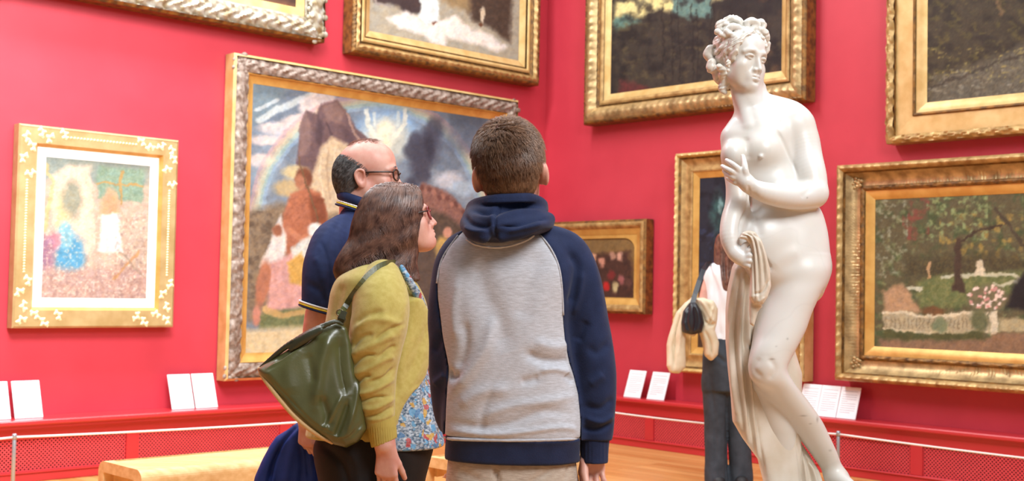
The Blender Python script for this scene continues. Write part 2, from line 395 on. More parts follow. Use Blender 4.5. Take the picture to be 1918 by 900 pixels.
# ================================================================ pictures
def hash2(i, j, s=0):
    h = (i*374761393 + j*668265263 + s*1274126177) & 0x7fffffff
    h = ((h ^ (h >> 13))*1274126177) & 0x7fffffff
    return ((h ^ (h >> 16)) & 0xffff)/65535.0
def vn(x, y, s=0):
    i = np.floor(x).astype(np.int64); j = np.floor(y).astype(np.int64); fx = x-i; fy = y-j
    fx = fx*fx*(3-2*fx); fy = fy*fy*(3-2*fy)
    return (hash2(i, j, s)*(1-fx)+hash2(i+1, j, s)*fx)*(1-fy)+(hash2(i, j+1, s)*(1-fx)+hash2(i+1, j+1, s)*fx)*fy
def fbm(x, y, s=0, o=4):
    t = 0; a = .5; 
    for k in range(o): t = t+a*vn(x, y, s+k*7); x = x*2.03; y = y*2.03; a *= .5
    return t/(1-.5**o)
class Paint:
    """paints a canvas colour attribute; coordinates are those of the photograph for easy tracing"""
    def __init__(s, x, y, base, warp=6, wscale=30, grain=.1):
        s.x0, s.y0 = x, y
        s.x = x+warp*2*(fbm(x/wscale, y/wscale, 3)-.5)+warp*.9*(fbm(x/7, y/7, 9)-.5)+1.6*(vn(x/2.2, y/2.2, 91)-.5)
        s.y = y+warp*2*(fbm(x/wscale+40, y/wscale, 5)-.5)+warp*.9*(fbm(x/7, y/7, 19)-.5)+1.6*(vn(x/2.2, y/2.2, 92)-.5)
        s.c = np.zeros((len(x), 3))+np.array(base, float); s.grain = grain
    def mix(s, m, col):
        m = np.clip(m, 0, 1)[:, None]; s.c = s.c*(1-m)+np.array(col, float)*m
    def poly(s, pts, col, soft=2., tex=0, tcol=None, tsc=6):
        P = np.array(pts, float); ins = np.zeros(len(s.x), bool); dmin = np.full(len(s.x), 1e9)
        for k in range(len(P)):
            a = P[k]; b = P[(k+1) % len(P)]
            cond = (a[1] > s.y) != (b[1] > s.y)
            xx = (b[0]-a[0])*(s.y-a[1])/((b[1]-a[1]) if abs(b[1]-a[1]) > 1e-9 else 1e-9)+a[0]
            ins ^= cond & (s.x < xx)
            ab = b-a; t = np.clip(((s.x-a[0])*ab[0]+(s.y-a[1])*ab[1])/(ab@ab+1e-9), 0, 1)
            dmin = np.minimum(dmin, np.hypot(s.x-a[0]-t*ab[0], s.y-a[1]-t*ab[1]))
        m = np.clip(.5+np.where(ins, dmin, -dmin)/(2*soft), 0, 1)
        s.mix(m, col)
        if tcol is not None: s.mix(m*np.clip((fbm(s.x/tsc*1.7, s.y/tsc*1.7, 77, 5)-.5)*2.6+.4, 0, 1)*tex*.75, tcol)
    def blob(s, cx, cy, rx, ry, col, soft=.4, a=1, rot=0):
        dx, dy = s.x-cx, s.y-cy; c, n = math.cos(rot), math.sin(rot)
        q = np.sqrt(((dx*c+dy*n)/rx)**2+((-dx*n+dy*c)/ry)**2)
        s.mix(np.clip((1-q)/soft+.5, 0, 1)*a, col)
    def noise(s, sc, col, thr=.55, gain=8, a=1, seed=1, sx=1, mask=None):
        m = np.clip((fbm(s.x0/sc/sx, s.y0/sc, seed)-thr)*gain*.55+.12, 0, 1)*a
        if mask is not None: m = m*mask
        s.mix(m, col)
    def line(s, pts, w, col, a=1):
        P = np.array(pts, float); d = np.full(len(s.x), 1e9)
        for k in range(len(P)-1):
            A, B = P[k], P[k+1]; ab = B-A; t = np.clip(((s.x-A[0])*ab[0]+(s.y-A[1])*ab[1])/(ab@ab+1e-9), 0, 1)
            d = np.minimum(d, np.hypot(s.x-A[0]-t*ab[0], s.y-A[1]-t*ab[1]))
        s.mix(np.clip((w-d)/max(w*.5, 1)+.2, 0, 1)*a, col)
    def out(s, gain=1.0):
        g = 1+s.grain*1.6*(vn(s.x0/1.7, s.y0/1.7, 55)-.5)+.42*(fbm(s.x/9, s.y/11, 56)-.5)+.3*(fbm(s.x/3.2, s.y/2.6, 57, 3)-.5)
        hv = (fbm(s.x/6, s.y/5, 58)-.5)[:, None]*np.array([1., .1, -1.])*18; s.c = s.c+hv*np.clip(s.c.mean(1)/170, .12, 1)[:, None]
        return np.clip(lin(np.clip(s.c, 0, 255))*g[:, None]*gain, 0, .9)

def relief(kind, L, q):
    if kind == 'rope': return .5+.5*np.sin(2*np.pi*(L/.035+q*.8))
    if kind == 'bead': return np.sqrt(np.clip(1-((L/.02) % 1*2-1)**2, 0, 1))*np.sin(np.pi*np.clip(q, 0, 1))
    if kind == 'flute': return .5+.5*np.cos(2*np.pi*L/.024)
    if kind == 'leaf':
        u = (L/.07) % 1; r = np.hypot((u-.5)*1.3, q-.5); return np.clip(.75-r, 0, 1)*(1+.5*np.cos(16*np.arctan2(q-.5, u-.5)))+.35*fbm(L*90, q*9, 4)
    if kind == 'carve': return fbm(L*38, q*4+3, 8, 3)*1.1+.3*np.sin(L*60+np.sin(q*6)*3)
    return np.zeros_like(L+q)
def frame(root, Wd, Hd, bands, step=.012):
    """bands: (part name, inset0, h0, inset1, h1, curve, relief, amp, material, rows); local x right, y into wall, z up"""
    groups = {}
    for (pn, a0, h0, a1, h1, curve, rel, amp, mt, ns) in bands:
        groups.setdefault(pn, []).append((a0, h0, a1, h1, curve, rel, amp, mt, ns))
    for pn, bs in groups.items():
        Vs = []; Fs = []; n0 = 0; mats = []; mi = []
        for (a0, h0, a1, h1, curve, rel, amp, mt, ns) in bs:
            if mt not in mats: mats.append(mt)
            q = np.linspace(0, 1, ns+1)
            ia = a0+(a1-a0)*q; hh = h0+(h1-h0)*q
            if curve: hh = hh+curve*np.sin(np.pi*q)
            for side in range(4):
                Ls = Wd if side % 2 == 0 else Hd
                nl_ = max(2, int(Ls/step)) if amp else 2
                t = np.linspace(0, 1, nl_+1)
                L = ia[None, :]+(Ls-2*ia[None, :])*t[:, None]
                Q = np.broadcast_to(q[None, :], L.shape); I = np.broadcast_to(ia[None, :], L.shape)
                h = np.broadcast_to(hh[None, :], L.shape).copy()
                if amp: h = h+amp*relief(rel, L, Q)*np.clip(np.minimum(L-I, Ls-I-L)/.03, 0, 1)
                if side == 0: x, z = -Wd/2+L, I
                elif side == 1: x, z = Wd/2-I, L
                elif side == 2: x, z = Wd/2-L, Hd-I
                else: x, z = -Wd/2+I, Hd-L
                Vs.append(np.stack([x, -h, z], -1).reshape(-1, 3))
                n = ns+1; i, j = np.meshgrid(np.arange(nl_), np.arange(ns), indexing='ij')
                b = (i*n+j+n0).ravel(); Fs.append(np.stack([b, b+n, b+n+1, b+1], -1)); n0 += len(Vs[-1])
                mi += [mats.index(mt)]*len(b)
        o = obj(pn, np.concatenate(Vs), np.concatenate(Fs), MT[mats[0]], root, smooth=True, local=True)
        for mm in mats[1:]: o.data.materials.append(MT[mm])
        o.data.polygons.foreach_set('material_index', np.array(mi, np.int32))
        o.data.set_sharp_from_angle(angle=math.radians(40)) if hasattr(o.data, 'set_sharp_from_angle') else None
def picture(side, u0, u1, z0, z1, base_h, bands, inset, ch, painter, label, cat, N, lean=0., name='framed_painting', group=None, arch=None):
    Wd, Hd = u1-u0, z1-z0
    M = wallm(side, (u0+u1)/2, 0.03, z0, -lean)
    root = empty(name, (0, 0, 0), label, cat, group, matrix=M)
    frame(root, Wd, Hd, [('frame', 0, -.02, 0, base_h, 0, None, 0, bands[0][8] if bands[0][8] != 'silver_carved' else 'gold_dark', 1)]+bands)
    MB().box((-Wd/2+.02, .0, .02), (Wd/2-.02, .02, Hd-.02)).build('backboard', MT['gold_dark'], root, local=True)
    # canvas
    x0, x1, y0, y1 = -Wd/2+inset, Wd/2-inset, inset, Hd-inset
    if isinstance(N, tuple): n, m_ = N
    else: n, m_ = N, max(8, int(N*(y1-y0)/(x1-x0)))
    gx = np.linspace(x0, x1, n+1); gz = np.linspace(y0, y1, m_+1)
    X, Z = np.meshgrid(gx, gz, indexing='ij'); V = np.stack([X, np.full_like(X, -ch), Z], -1).reshape(-1, 3)
    i, j = np.meshgrid(np.arange(n), np.arange(m_), indexing='ij'); b = (i*(m_+1)+j).ravel()
    F = np.stack([b, b+m_+1, b+m_+2, b+1], -1)
    Mn = np.array(M); Wp = V@Mn[:3, :3].T+Mn[:3, 3]
    px, py = project(Wp)
    col = painter(px, py)
    obj('canvas', V, F, MT['paint'], root, smooth=False, local=True, attrs={'Col': col})
    return root, Wd, Hd

# --- painters (freely painted stand-ins of the same size and colours)
def pt_meadow(x, y):      # small white-mounted picture: pale interior scene built from loose patches
    p = Paint(x, y, (205, 180, 160), 5, 18, .12)
    p.poly([(80, 285), (285, 295), (280, 345), (80, 335)], (150, 160, 150), 6)
    p.poly([(96, 330), (130, 308), (168, 312), (176, 360), (176, 470), (100, 470)], (238, 205, 180), 5)
    p.blob(118, 400, 14, 40, (214, 196, 150), .5); p.blob(135, 372, 18, 34, (156, 156, 136), .6)
    p.poly([(182, 312), (272, 318), (268, 380), (184, 372)], (146, 170, 150), 3, .6, (112, 140, 110), 5)
    p.poly([(225, 320), (230, 320), (228, 385), (223, 385)], (180, 150, 96), 1); p.poly([(182, 340), (270, 346), (270, 350), (182, 344)], (180, 150, 96), 1)
    p.blob(205, 390, 16, 34, (226, 160, 122), .6); p.poly([(190, 402), (222, 402), (230, 470), (184, 470)], (234, 232, 226), 3, .6, (200, 196, 200), 6)
    p.blob(130, 480, 30, 42, (92, 160, 196), .5); p.blob(122, 440, 16, 26, (140, 190, 204), .5); p.blob(100, 450, 12, 20, (214, 140, 150), .6)
    p.poly([(72, 440), (98, 440), (100, 520), (70, 520)], (176, 130, 148), 6, .5, (110, 90, 120), 7)
    p.poly([(60, 505), (290, 500), (290, 570), (60, 570)], (198, 168, 156), 8, .8, (170, 130, 120), 8)
    p.noise(6, (150, 118, 110), .55, 8, .5, 12, mask=(x > 215)*(y > 400)); p.noise(4, (244, 226, 206), .58, 9, .6, 15, mask=(y > 400)*1.)
    p.line([(215, 520), (262, 470)], 3, (190, 140, 90), .7); p.line([(225, 470), (270, 520)], 2.5, (160, 140, 120), .7)
    p.line([(80, 300), (100, 340), (82, 430)], 4, (210, 190, 130), .7)
    return p.out(.72)
def pt_rainbow(x, y):     # large canvas: storm sky, rainbow, crag, gathered robes
    p = Paint(x, y, (116, 128, 142), 4, 30, .05)
    p.noise(56, (158, 170, 182), .46, 5, .8, 2, 1.8); p.noise(22, (92, 104, 120), .55, 5, .5, 22, 2.2)
    p.poly([(465, 120), (560, 120), (520, 200), (470, 240)], (122, 140, 150), 10)
    p.line([(486, 226), (520, 204), (560, 190), (588, 176)], 7, (206, 214, 212), .8); p.line([(482, 206), (520, 188)], 4, (214, 222, 224), .7)
    for cx, cy, rx_, ry_ in ((606, 184, 24, 20), (580, 200, 20, 18), (560, 226, 30, 12), (520, 240, 34, 12), (500, 262, 30, 9), (490, 300, 24, 14)): p.blob(cx, cy, rx_, ry_, (230, 212, 204), .5, .8)
    p.blob(540, 250, 44, 9, (190, 190, 196), .5, .7); p.blob(496, 330, 22, 22, (130, 152, 168), .7, .7)
    for k, cc in enumerate([(206, 160, 158), (222, 186, 154), (222, 212, 168), (178, 204, 186), (156, 184, 208)]):
        R = 226-k*6; pts = [(694+R*math.cos(a), 414-R*1.04*math.sin(a)) for a in np.linspace(0, math.pi, 60)]
        p.line(pts, 4.2, cc, .55)
    p.blob(725, 245, 56, 44, (142, 178, 214), .5, .9); p.blob(722, 262, 44, 40, (206, 206, 190), .6, .9); p.blob(722, 250, 14, 26, (240, 234, 204), .8)
    for q in (-1, 1): p.line([(722+q*36, 208), (722+q*34, 232), (722+q*22, 252), (722+q*6, 258)], 5, (232, 232, 214), .75); p.line([(722+q*22, 212), (722+q*22, 236)], 3, (220, 226, 214), .6)
    # crag with lit and shaded faces
    p.poly([(556, 300), (562, 235), (574, 208), (594, 214), (600, 196), (632, 188), (650, 205), (668, 240), (690, 262), (700, 300), (690, 345), (560, 345)], (112, 88, 88), 2.5, .5, (92, 72, 76), 9)
    p.poly([(602, 198), (632, 190), (648, 208), (640, 232), (612, 226)], (134, 106, 100), 3); p.poly([(562, 236), (574, 210), (584, 240), (576, 290), (560, 290)], (132, 106, 102), 3)
    p.poly([(596, 214), (606, 240), (600, 280), (588, 262)], (86, 68, 72), 2.5); p.poly([(640, 236), (660, 246), (668, 282), (650, 276)], (92, 72, 76), 3); p.line([(612, 230), (622, 252), (618, 290)], 2.5, (84, 66, 70)); p.line([(652, 212), (664, 250), (690, 290)], 2.5, (158, 130, 120))
    p.poly([(590, 320), (600, 276), (622, 258), (650, 268), (672, 312), (680, 380), (640, 430), (566, 420), (574, 350)], (206, 184, 152), 4, .6, (178, 152, 124), 8)
    for q in range(6): p.line([(604+q*12, 276+abs(q-2)*6), (600+q*13, 320), (606+q*12, 370)], 2, (168, 142, 116) if q % 2 else (224, 206, 176), .6)
    p.blob(556, 322, 26, 14, (196, 180, 140), .5); p.blob(540, 352, 26, 16, (180, 160, 122), .5)
    p.poly([(462, 400), (520, 378), (600, 400), (700, 400), (800, 420), (880, 400), (880, 600), (462, 600)], (142, 122, 98), 8, .8, (96, 82, 70), 10)
    p.noise(12, (88, 72, 60), .55, 7, .7, 31, mask=((y > 395)*(y < 560)*(x < 540))*1.); p.noise(9, (190, 168, 130), .6, 8, .6, 32, mask=((y > 380)*(y < 600)*(x > 620))*1.)
    for cx, cy, r in ((806, 262, 20), (798, 285, 24), (816, 240, 17), (786, 308, 20), (778, 262, 12), (770, 282, 13), (792, 330, 14), (772, 345, 12)): p.blob(cx, cy, r, r*1.15, (70, 70, 84), .7, .85)
    p.blob(806, 276, 9, 22, (52, 52, 64), .8, .7); p.blob(864, 262, 40, 26, (92, 100, 116), .8, .7); p.blob(880, 226, 40, 26, (84, 92, 106), .8, .8)
    p.blob(842, 338, 26, 18, (214, 214, 220), .6, .8); p.blob(866, 352, 24, 14, (176, 196, 212), .6, .8)
    p.poly([(772, 366), (792, 342), (830, 356), (880, 396), (900, 410), (900, 440), (800, 404)], (150, 108, 96), 3, .8, (112, 76, 70), 5)
    for q in range(14): p.blob(790+q*8, 350+q*4.2+4*math.sin(q*2), 4, 5, (176, 124, 108) if q % 2 else (110, 70, 64), .6, .8)
    p.poly([(770, 384), (830, 400), (900, 444), (900, 600), (770, 600)], (98, 82, 70), 6, .8, (68, 58, 52), 8)
    # gathered robes, loosely indicated
    p.poly([(534, 470), (528, 400), (546, 362), (574, 350), (600, 362), (612, 400), (614, 450), (600, 490), (550, 490)], (178, 112, 84), 3, .6, (140, 84, 62), 8)
    p.poly([(578, 360), (606, 372), (613, 420), (606, 470), (584, 450)], (128, 72, 50), 3, .5, (150, 90, 64), 6); p.blob(570, 332, 16, 20, (120, 72, 52), .4); p.blob(564, 340, 10, 15, (176, 118, 90), .5)
    p.line([(560, 292), (572, 340), (592, 400), (600, 470)], 1.8, (112, 86, 62), .9); p.line([(540, 430), (566, 448), (590, 430)], 6, (196, 132, 102), .8)
    p.poly([(500, 470), (512, 428), (524, 402), (536, 440), (534, 490), (486, 500)], (222, 214, 206), 3, .5, (184, 176, 174), 6); p.blob(519, 430, 10, 11, (150, 96, 72), .5)
    p.poly([(500, 496), (550, 470), (572, 520), (582, 566), (548, 600), (500, 580)], (206, 158, 150), 4, .5, (176, 124, 118), 9); p.blob(492, 530, 12, 46, (172, 112, 86), .4, 1, .18)
    p.poly([(546, 462), (580, 440), (602, 470), (596, 520), (560, 530)], (216, 214, 204), 3, .5, (176, 176, 172), 6); p.poly([(538, 490), (566, 470), (580, 500), (566, 536), (542, 530)], (206, 164, 88), 3, .5, (176, 130, 62), 6)
    p.blob(590, 430, 14, 13, (222, 220, 214), .4); p.poly([(478, 588), (580, 572), (596, 618), (488, 616)], (120, 124, 84), 4, .8, (88, 98, 66), 7); p.line([(496, 578), (530, 592), (570, 584)], 7, (196, 160, 104), .85)
    p.blob(480, 590, 7, 18, (194, 132, 112), .5); p.poly([(455, 618), (900, 600), (900, 700), (455, 700)], (212, 194, 156), 7, .6, (192, 170, 130), 10)
    p.blob(838, 436, 9, 12, (206, 150, 126), .4); p.blob(828, 468, 14, 24, (206, 170, 100), .5); p.blob(850, 470, 10, 22, (190, 130, 110), .5); p.blob(790, 500, 30, 60, (96, 82, 74), .9, .7)
    return p.out(.80)
def pt_brown(x, y):
    p = Paint(x, y, (92, 66, 54), 6, 20); p.noise(14, (58, 42, 38), .5, 6, .8, 3, 2); p.line([(440, -10), (545, 10)], 5, (150, 100, 70), .5); return p.out(.9)
def pt_fur(x, y):         # white rug and pale gown on a grey floor
    p = Paint(x, y, (164, 156, 138), 5, 20, .07)
    p.poly([(690, -60), (790, -60), (790, 26), (762, 22), (740, 8), (700, 6)], (64, 52, 52), 4); p.line([(700, -10), (704, 8), (732, 12)], 2, (150, 140, 134))
    p.poly([(870, -60), (960, -60), (955, 80), (930, 60), (890, 40), (868, 10)], (78, 62, 52), 5, .6, (48, 40, 36), 9)
    p.poly([(830, -20), (880, -20), (880, 20), (828, 5)], (146, 124, 90), 5)
    p.poly([(724, 36), (758, 18), (790, 38), (812, 44), (850, 28), (880, 50), (925, 72), (948, 88), (930, 96), (900, 86), (860, 76), (836, 70), (832, 88), (812, 80), (790, 62), (750, 54)], (232, 222, 212), 4, .4, (208, 196, 190), 8)
    p.poly([(782, -60), (824, -60), (820, 40), (800, 46), (784, 34), (788, 10)], (206, 216, 214), 2.5, .5, (236, 236, 230), 5)
    p.blob(811, 44, 3, 2, (120, 70, 50), .4); p.blob(904, 30, 4, 16, (196, 182, 160), .5); p.blob(900, 48, 5, 4, (96, 60, 40), .5)
    return p.out(.95)
def pt_gorge(x, y):       # dark forest gorge, evening sky
    p = Paint(x, y, (44, 38, 36), 7, 26, .14)
    p.poly([(1150, -80), (1350, -80), (1350, 0), (1150, 45)], (226, 214, 148), 6, .4, (214, 196, 140), 14)
    p.poly([(1150, 34), (1175, 30), (1200, 42), (1205, 60), (1150, 60)], (96, 128, 116), 3)
    p.poly([(1255, -20), (1290, -10), (1330, -20), (1332, 30), (1290, 40), (1262, 24)], (92, 122, 116), 3, .5, (140, 160, 140), 7)
    p.poly([(1150, 62), (1205, 40), (1232, 14), (1262, 20), (1290, 40), (1330, 30), (1350, 20), (1480, 30), (1480, 260), (1150, 260)], (58, 50, 44), 4)
    p.noise(16, (34, 28, 30), .5, 7, .8, 5); p.noise(9, (88, 76, 52), .6, 8, .6, 6, 1.4, mask=(y > 40)*1.); p.noise(22, (96, 66, 44), .58, 8, .5, 26, 1, mask=(x > 1400)*1.)
    for k in range(12):
        xx = 1240+k*17+8*math.sin(k*3); p.line([(xx, 10+12*math.sin(k*2.1)), (xx+2, 150)], 1.6, (34, 26, 26), .6)
    p.poly([(1160, 150), (1240, 170), (1260, 190), (1160, 200)], (96, 44, 44), 5, .6, (54, 34, 34), 6)
    return p.out(.9)
def pt_heath(x, y):       # dark moorland with grey path
    p = Paint(x, y, (66, 58, 44), 7, 24, .2)
    p.noise(18, (44, 38, 32), .5, 7, .8, 5, 1.3); p.noise(7, (92, 84, 46), .58, 9, .7, 8, 1.5)
    p.poly([(1745, 150), (1830, 120), (1930, 80), (1930, 190), (1740, 200)], (104, 98, 82), 9, .8, (70, 66, 56), 6)
    p.noise(4, (170, 156, 90), .66, 10, .8, 18, 2, mask=((y > 90)*(y < 155))*1.); p.noise(5, (150, 146, 128), .62, 10, .6, 28, 2, mask=(y > 130)*1.)
    p.line([(1745, 165), (1830, 130), (1930, 100)], 3, (50, 42, 34), .6); p.line([(1868, -20), (1872, 30)], 4, (120, 96, 66), .7)
    return p.out(.95)
def pt_garden(x, y):      # park with lawn, tree, balustrade, flowering bush
    p = Paint(x, y, (92, 86, 62), 5, 16, .16)
    p.noise(16, (70, 84, 54), .5, 7, .9, 4); p.noise(9, (120, 128, 88), .6, 8, .7, 14); p.noise(12, (128, 70, 60), .5, 7, .9, 34, mask=((x < 1740)*(y < 450)*(x > 1690))*1.)
    p.noise(11, (166, 140, 72), .52, 7, .8, 44, mask=((x > 1760)*(y > 400)*(y < 500))*1.); p.noise(7, (136, 152, 104), .52, 8, .9, 54, mask=((x > 1735)*(x < 1850)*(y < 450))*1.)
    p.noise(7, (156, 160, 134), .56, 8, .7, 64, mask=((x < 1700)*(y < 520))*1.)
    p.poly([(1700, 480), (1900, 476), (1930, 500), (1930, 518), (1690, 520)], (70, 64, 48), 10, .7, (104, 98, 60), 6)
    p.poly([(1716, 528), (1760, 514), (1860, 508), (1918, 505), (1925, 540), (1850, 560), (1800, 575), (1725, 575)], (98, 108, 66), 5, .8, (136, 134, 88), 7)
    p.line([(1700, 538), (1725, 540)], 4, (196, 196, 170)); p.line([(1765, 518), (1830, 512), (1900, 512), (1912, 524), (1880, 534), (1862, 530)], 4, (190, 190, 164), .9)
    p.poly([(1655, 545), (1690, 530), (1708, 555), (1728, 585), (1655, 585)], (176, 142, 108), 4, .5, (150, 118, 90), 8)
    p.poly([(1788, 445), (1800, 445), (1802, 520), (1808, 548), (1782, 548), (1788, 520)], (70, 56, 46), 2); p.line([(1800, 450), (1840, 430), (1875, 420)], 2.5, (66, 56, 44)); p.line([(1865, 390), (1895, 430), (1925, 470)], 4, (74, 66, 52))
    p.line([(1738, 490), (1739, 520)], 2.2, (170, 140, 104)); p.poly([(1830, 488), (1840, 486), (1844, 514), (1828, 514)], (206, 194, 164), 1.5)
    p.blob(1850, 560, 38, 28, (110, 104, 78), .4)
    for k in range(46):
        a = random.random()*6.28; r = math.sqrt(random.random()); p.blob(1848+34*r*math.cos(a), 556+23*r*math.sin(a), 3.4, 3, (228, 204, 190) if k % 3 else (206, 150, 140), .5)
    p.poly([(1900, 530), (1930, 500), (1930, 580), (1884, 580)], (36, 34, 36), 5)
    p.poly([(1655, 583), (1690, 580), (1725, 590), (1790, 585), (1850, 583), (1855, 622), (1720, 622), (1655, 612)], (170, 158, 128), 2.5)
    for k in range(24): p.line([(1660+k*8, 596), (1660+k*8, 614)], 1.5, (128, 116, 90), .8)
    p.line([(1655, 586), (1690, 583), (1725, 594), (1790, 587), (1850, 586)], 3, (206, 194, 164)); p.line([(1655, 614), (1720, 622), (1850, 620)], 2.5, (196, 184, 152))
    p.blob(1748, 582, 20, 8, (110, 78, 50), .5); p.blob(1762, 608, 15, 14, (116, 124, 92), .5); p.blob(1834, 600, 16, 22, (100, 104, 74), .5)
    p.poly([(1855, 583), (1868, 580), (1872, 622), (1854, 626)], (206, 196, 168), 2); p.poly([(1872, 595), (1930, 598), (1930, 622), (1872, 620)], (170, 158, 122), 3)
    p.poly([(1655, 618), (1720, 626), (1845, 620), (1842, 636), (1655, 634)], (84, 84, 52), 4, .6, (66, 74, 44), 7)
    p.poly([(1650, 636), (1842, 638), (1860, 624), (1930, 622), (1930, 680), (1650, 680)], (140, 110, 84), 4, .6, (116, 92, 76), 6)
    return p.out(1.0)
def pt_crowd(x, y):       # small brown group scene
    p = Paint(x, y, (122, 96, 60), 4, 12, .12)
    p.poly([(1040, 500), (1060, 478), (1180, 470), (1190, 560), (1040, 560)], (74, 48, 40), 5, .6, (48, 34, 32), 8)
    for cx, cy, c in ((1112, 482, (210, 160, 130)), (1128, 490, (196, 140, 120)), (1146, 478, (170, 130, 110)), (1160, 480, (206, 160, 140)), (1135, 535, (190, 40, 40)), (1152, 538, (196, 180, 130)), (1164, 522, (150, 90, 90)), (1145, 515, (110, 40, 40)), (1176, 530, (90, 60, 54)), (1098, 500, (120, 60, 50)), (1070, 500, (180, 140, 110)), (1080, 530, (120, 80, 60))):
        p.blob(cx, cy, 6, 9, c, .7, .9)
    return p.out(.95)
def pt_night(x, y):       # dark tall scene with blue-green light
    p = Paint(x, y, (40, 42, 54), 5, 20, .1)
    p.blob(1345, 400, 14, 40, (60, 100, 96), .8, .8); p.blob(1348, 385, 4, 20, (150, 190, 190), .6, .7)
    p.noise(14, (28, 26, 34), .5, 7, .7, 3); p.noise(8, (60, 74, 110), .6, 8, .6, 13, mask=(y > 420)*(y < 520)*1.)
    for k in range(26): p.blob(1310+random.random()*170, 465+random.random()*70, 6, 6, random.choice([(150, 90, 50), (130, 40, 50), (60, 100, 80), (176, 140, 80), (70, 60, 110)]), .7, .8)
    p.poly([(1300, 540), (1520, 540), (1520, 720), (1300, 720)], (70, 52, 40), 8, .6, (110, 80, 50), 10)
    return p.out(.9)

GB, GD, GG, GP, GC, GW = 'gold_bright', 'gold_dark', 'gold', 'gold_pale', 'grey_carved', 'gold_grey'
# small picture with white mount
r1, w1, h1_ = picture('L', 3.13, 4.252, .968, 2.274, .055, [
    ('frame', 0, .055, .012, .065, 0, None, 0, 'gold_soft', 1), ('frame', .012, .062, .115, .062, 0, 'flute', .0015, 'gold_soft', 8),
    ('inner_slip', .115, .062, .135, .035, 0, None, 0, GB, 2), ('white_mount', .135, .035, .195, .028, 0, None, 0, 'mount', 1)],
    .195, .027, pt_meadow, 'small upright picture with white mount in a wide patterned gold frame', 'picture', 150)
def motif_cluster(x, z, rot):
    mb = MB()
    for k in range(3):     # ivy-like trefoil leaves
        a = rot+k*1.25-1.25
        cx, cz = x+.021*math.cos(a), z+.021*math.sin(a)
        V = [(cx, -.072, cz)]; n = 10
        for i in range(n):
            t = 2*math.pi*i/n; rr = .0175*(1+.35*math.cos(3*(t-a)))
            V.append((cx+rr*math.cos(t), -.063, cz+rr*math.sin(t)))
        mb.add(V, [(0, 1+i, 1+(i+1) % n) for i in range(n)])
    return mb.build('leaf_motif', MT['cream_motif'], r1, local=True)
for sx in (-1, 1):
    for sz in (0, 1):
        zc = .062 if sz == 0 else h1_-.062; xc = sx*(w1/2-.062)
        for k in range(4): motif_cluster(xc-sx*k*.075, zc+(.018 if k % 2 else -.018), random.random()*6)
        for k in range(1, 4): motif_cluster(xc+(.018 if k % 2 else -.018), zc+(1 if sz == 0 else -1)*k*.08, random.random()*6)
mb = MB()
def bead(x, z):
    V = [(x, -.072, z)]+[(x+.009*math.cos(i*1.0472), -.063, z+.009*math.sin(i*1.0472)) for i in range(6)]; mb.add(V, [(0, 1+i, 1+(i+1) % 6) for i in range(6)])
for k in range(22):
    x = -.24+k*.48/21; bead(x, h1_-.06)
for k in range(34):
    z = .36+k*(h1_-.72)/33; bead(-(w1/2-.062), z); bead(w1/2-.062, z)
tag(mb.build('bead_border', MT['cream_motif'], r1, local=True), kind='stuff')
# big picture
r2, w2, h2_ = picture('L', 4.652, 7.524, .58, 2.95, .09, [
    ('frame', 0, .09, .018, .105, 0, None, 0, GP, 1), ('frame', .018, .075, .125, .085, .018, 'carve', .018, GC, 10),
    ('inner_slip', .125, .085, .14, .075, .006, 'bead', .004, GB, 3), ('inner_slip', .14, .07, .195, .045, -.006, None, 0, GB, 4)],
    .195, .043, pt_rainbow, 'big painting with a rainbow and dark crag in a silvery-brown carved frame', 'painting', 330)
def corner_ornament(root, x, z, R, mt, h, n=14):
    q = MB()
    for k in range(n):
        a = k*2.4; rr = R*math.sqrt((k+.5)/n); s_ = R*random.uniform(.22, .34)
        cx, cz = x+rr*math.cos(a), z+rr*math.sin(a)
        V = []; F = []
        for i in range(4):
            ph = math.pi/2*i/4; 
            for j in range(9): t = 2*math.pi*j/9; V.append((cx+s_*math.cos(ph)*math.cos(t)*1.2, -h-s_*.55*math.sin(ph), cz+s_*math.cos(ph)*math.sin(t)))
        V.append((cx, -h-s_*.55, cz))
        for i in range(3):
            for j in range(9): F.append((i*9+j, i*9+(j+1) % 9, (i+1)*9+(j+1) % 9, (i+1)*9+j))
        for j in range(9): F.append((27+j, 27+(j+1) % 9, 36))
        q.add(V, F)
    return q.build('corner_ornament', MT[mt], root, smooth=True, local=True)
for sx in (-1, 1):
    for zz in (.07, h2_-.07): corner_ornament(r2, sx*(w2/2-.07), zz, .075, GC, .088)
# top left, pale silvery frame cut by the top of the photo
r3, w3, h3_ = picture('L', 2.9, 5.43, 3.14, 4.9, .10, [
    ('frame', 0, .10, .02, .12, 0, 'carve', .01, GD, 2), ('frame', .02, .09, .15, .10, .02, 'carve', .03, 'silver_carved', 12),
    ('frame', .15, .09, .175, .085, 0, 'leaf', .008, 'silver_carved', 3), ('inner_slip', .175, .08, .24, .06, 0, None, 0, GP, 3)],
    .24, .058, pt_brown, 'painting at top left in a pale silvery heavily carved frame', 'painting', 60)
for k in range(3):
    corner_ornament(r3, w3/2-.08, .08+k*.13, .085, 'silver_carved', .105, 16)
corner_ornament(r3, -w3/2+.08, .08, .085, 'silver_carved', .105, 16)
# top middle
r4, w4, h4_ = picture('L', 5.69, 7.76, 3.11, 4.7, .10, [
    ('frame', 0, .10, .03, .115, .01, 'rope', .006, GD, 3), ('frame', .03, .115, .075, .10, .012, 'leaf', .012, GG, 6), ('frame', .075, .095, .10, .075, 0, None, 0, GD, 1),
    ('frame', .10, .09, .135, .085, .008, None, 0, GP, 4), ('inner_slip', .135, .07, .15, .068, 0, None, 0, GD, 1), ('inner_slip', .15, .075, .205, .05, 0, None, 0, GP, 2)],
    .205, .048, pt_fur, 'painting of a white rug and pale gown, high up left of the corner', 'painting', 170)
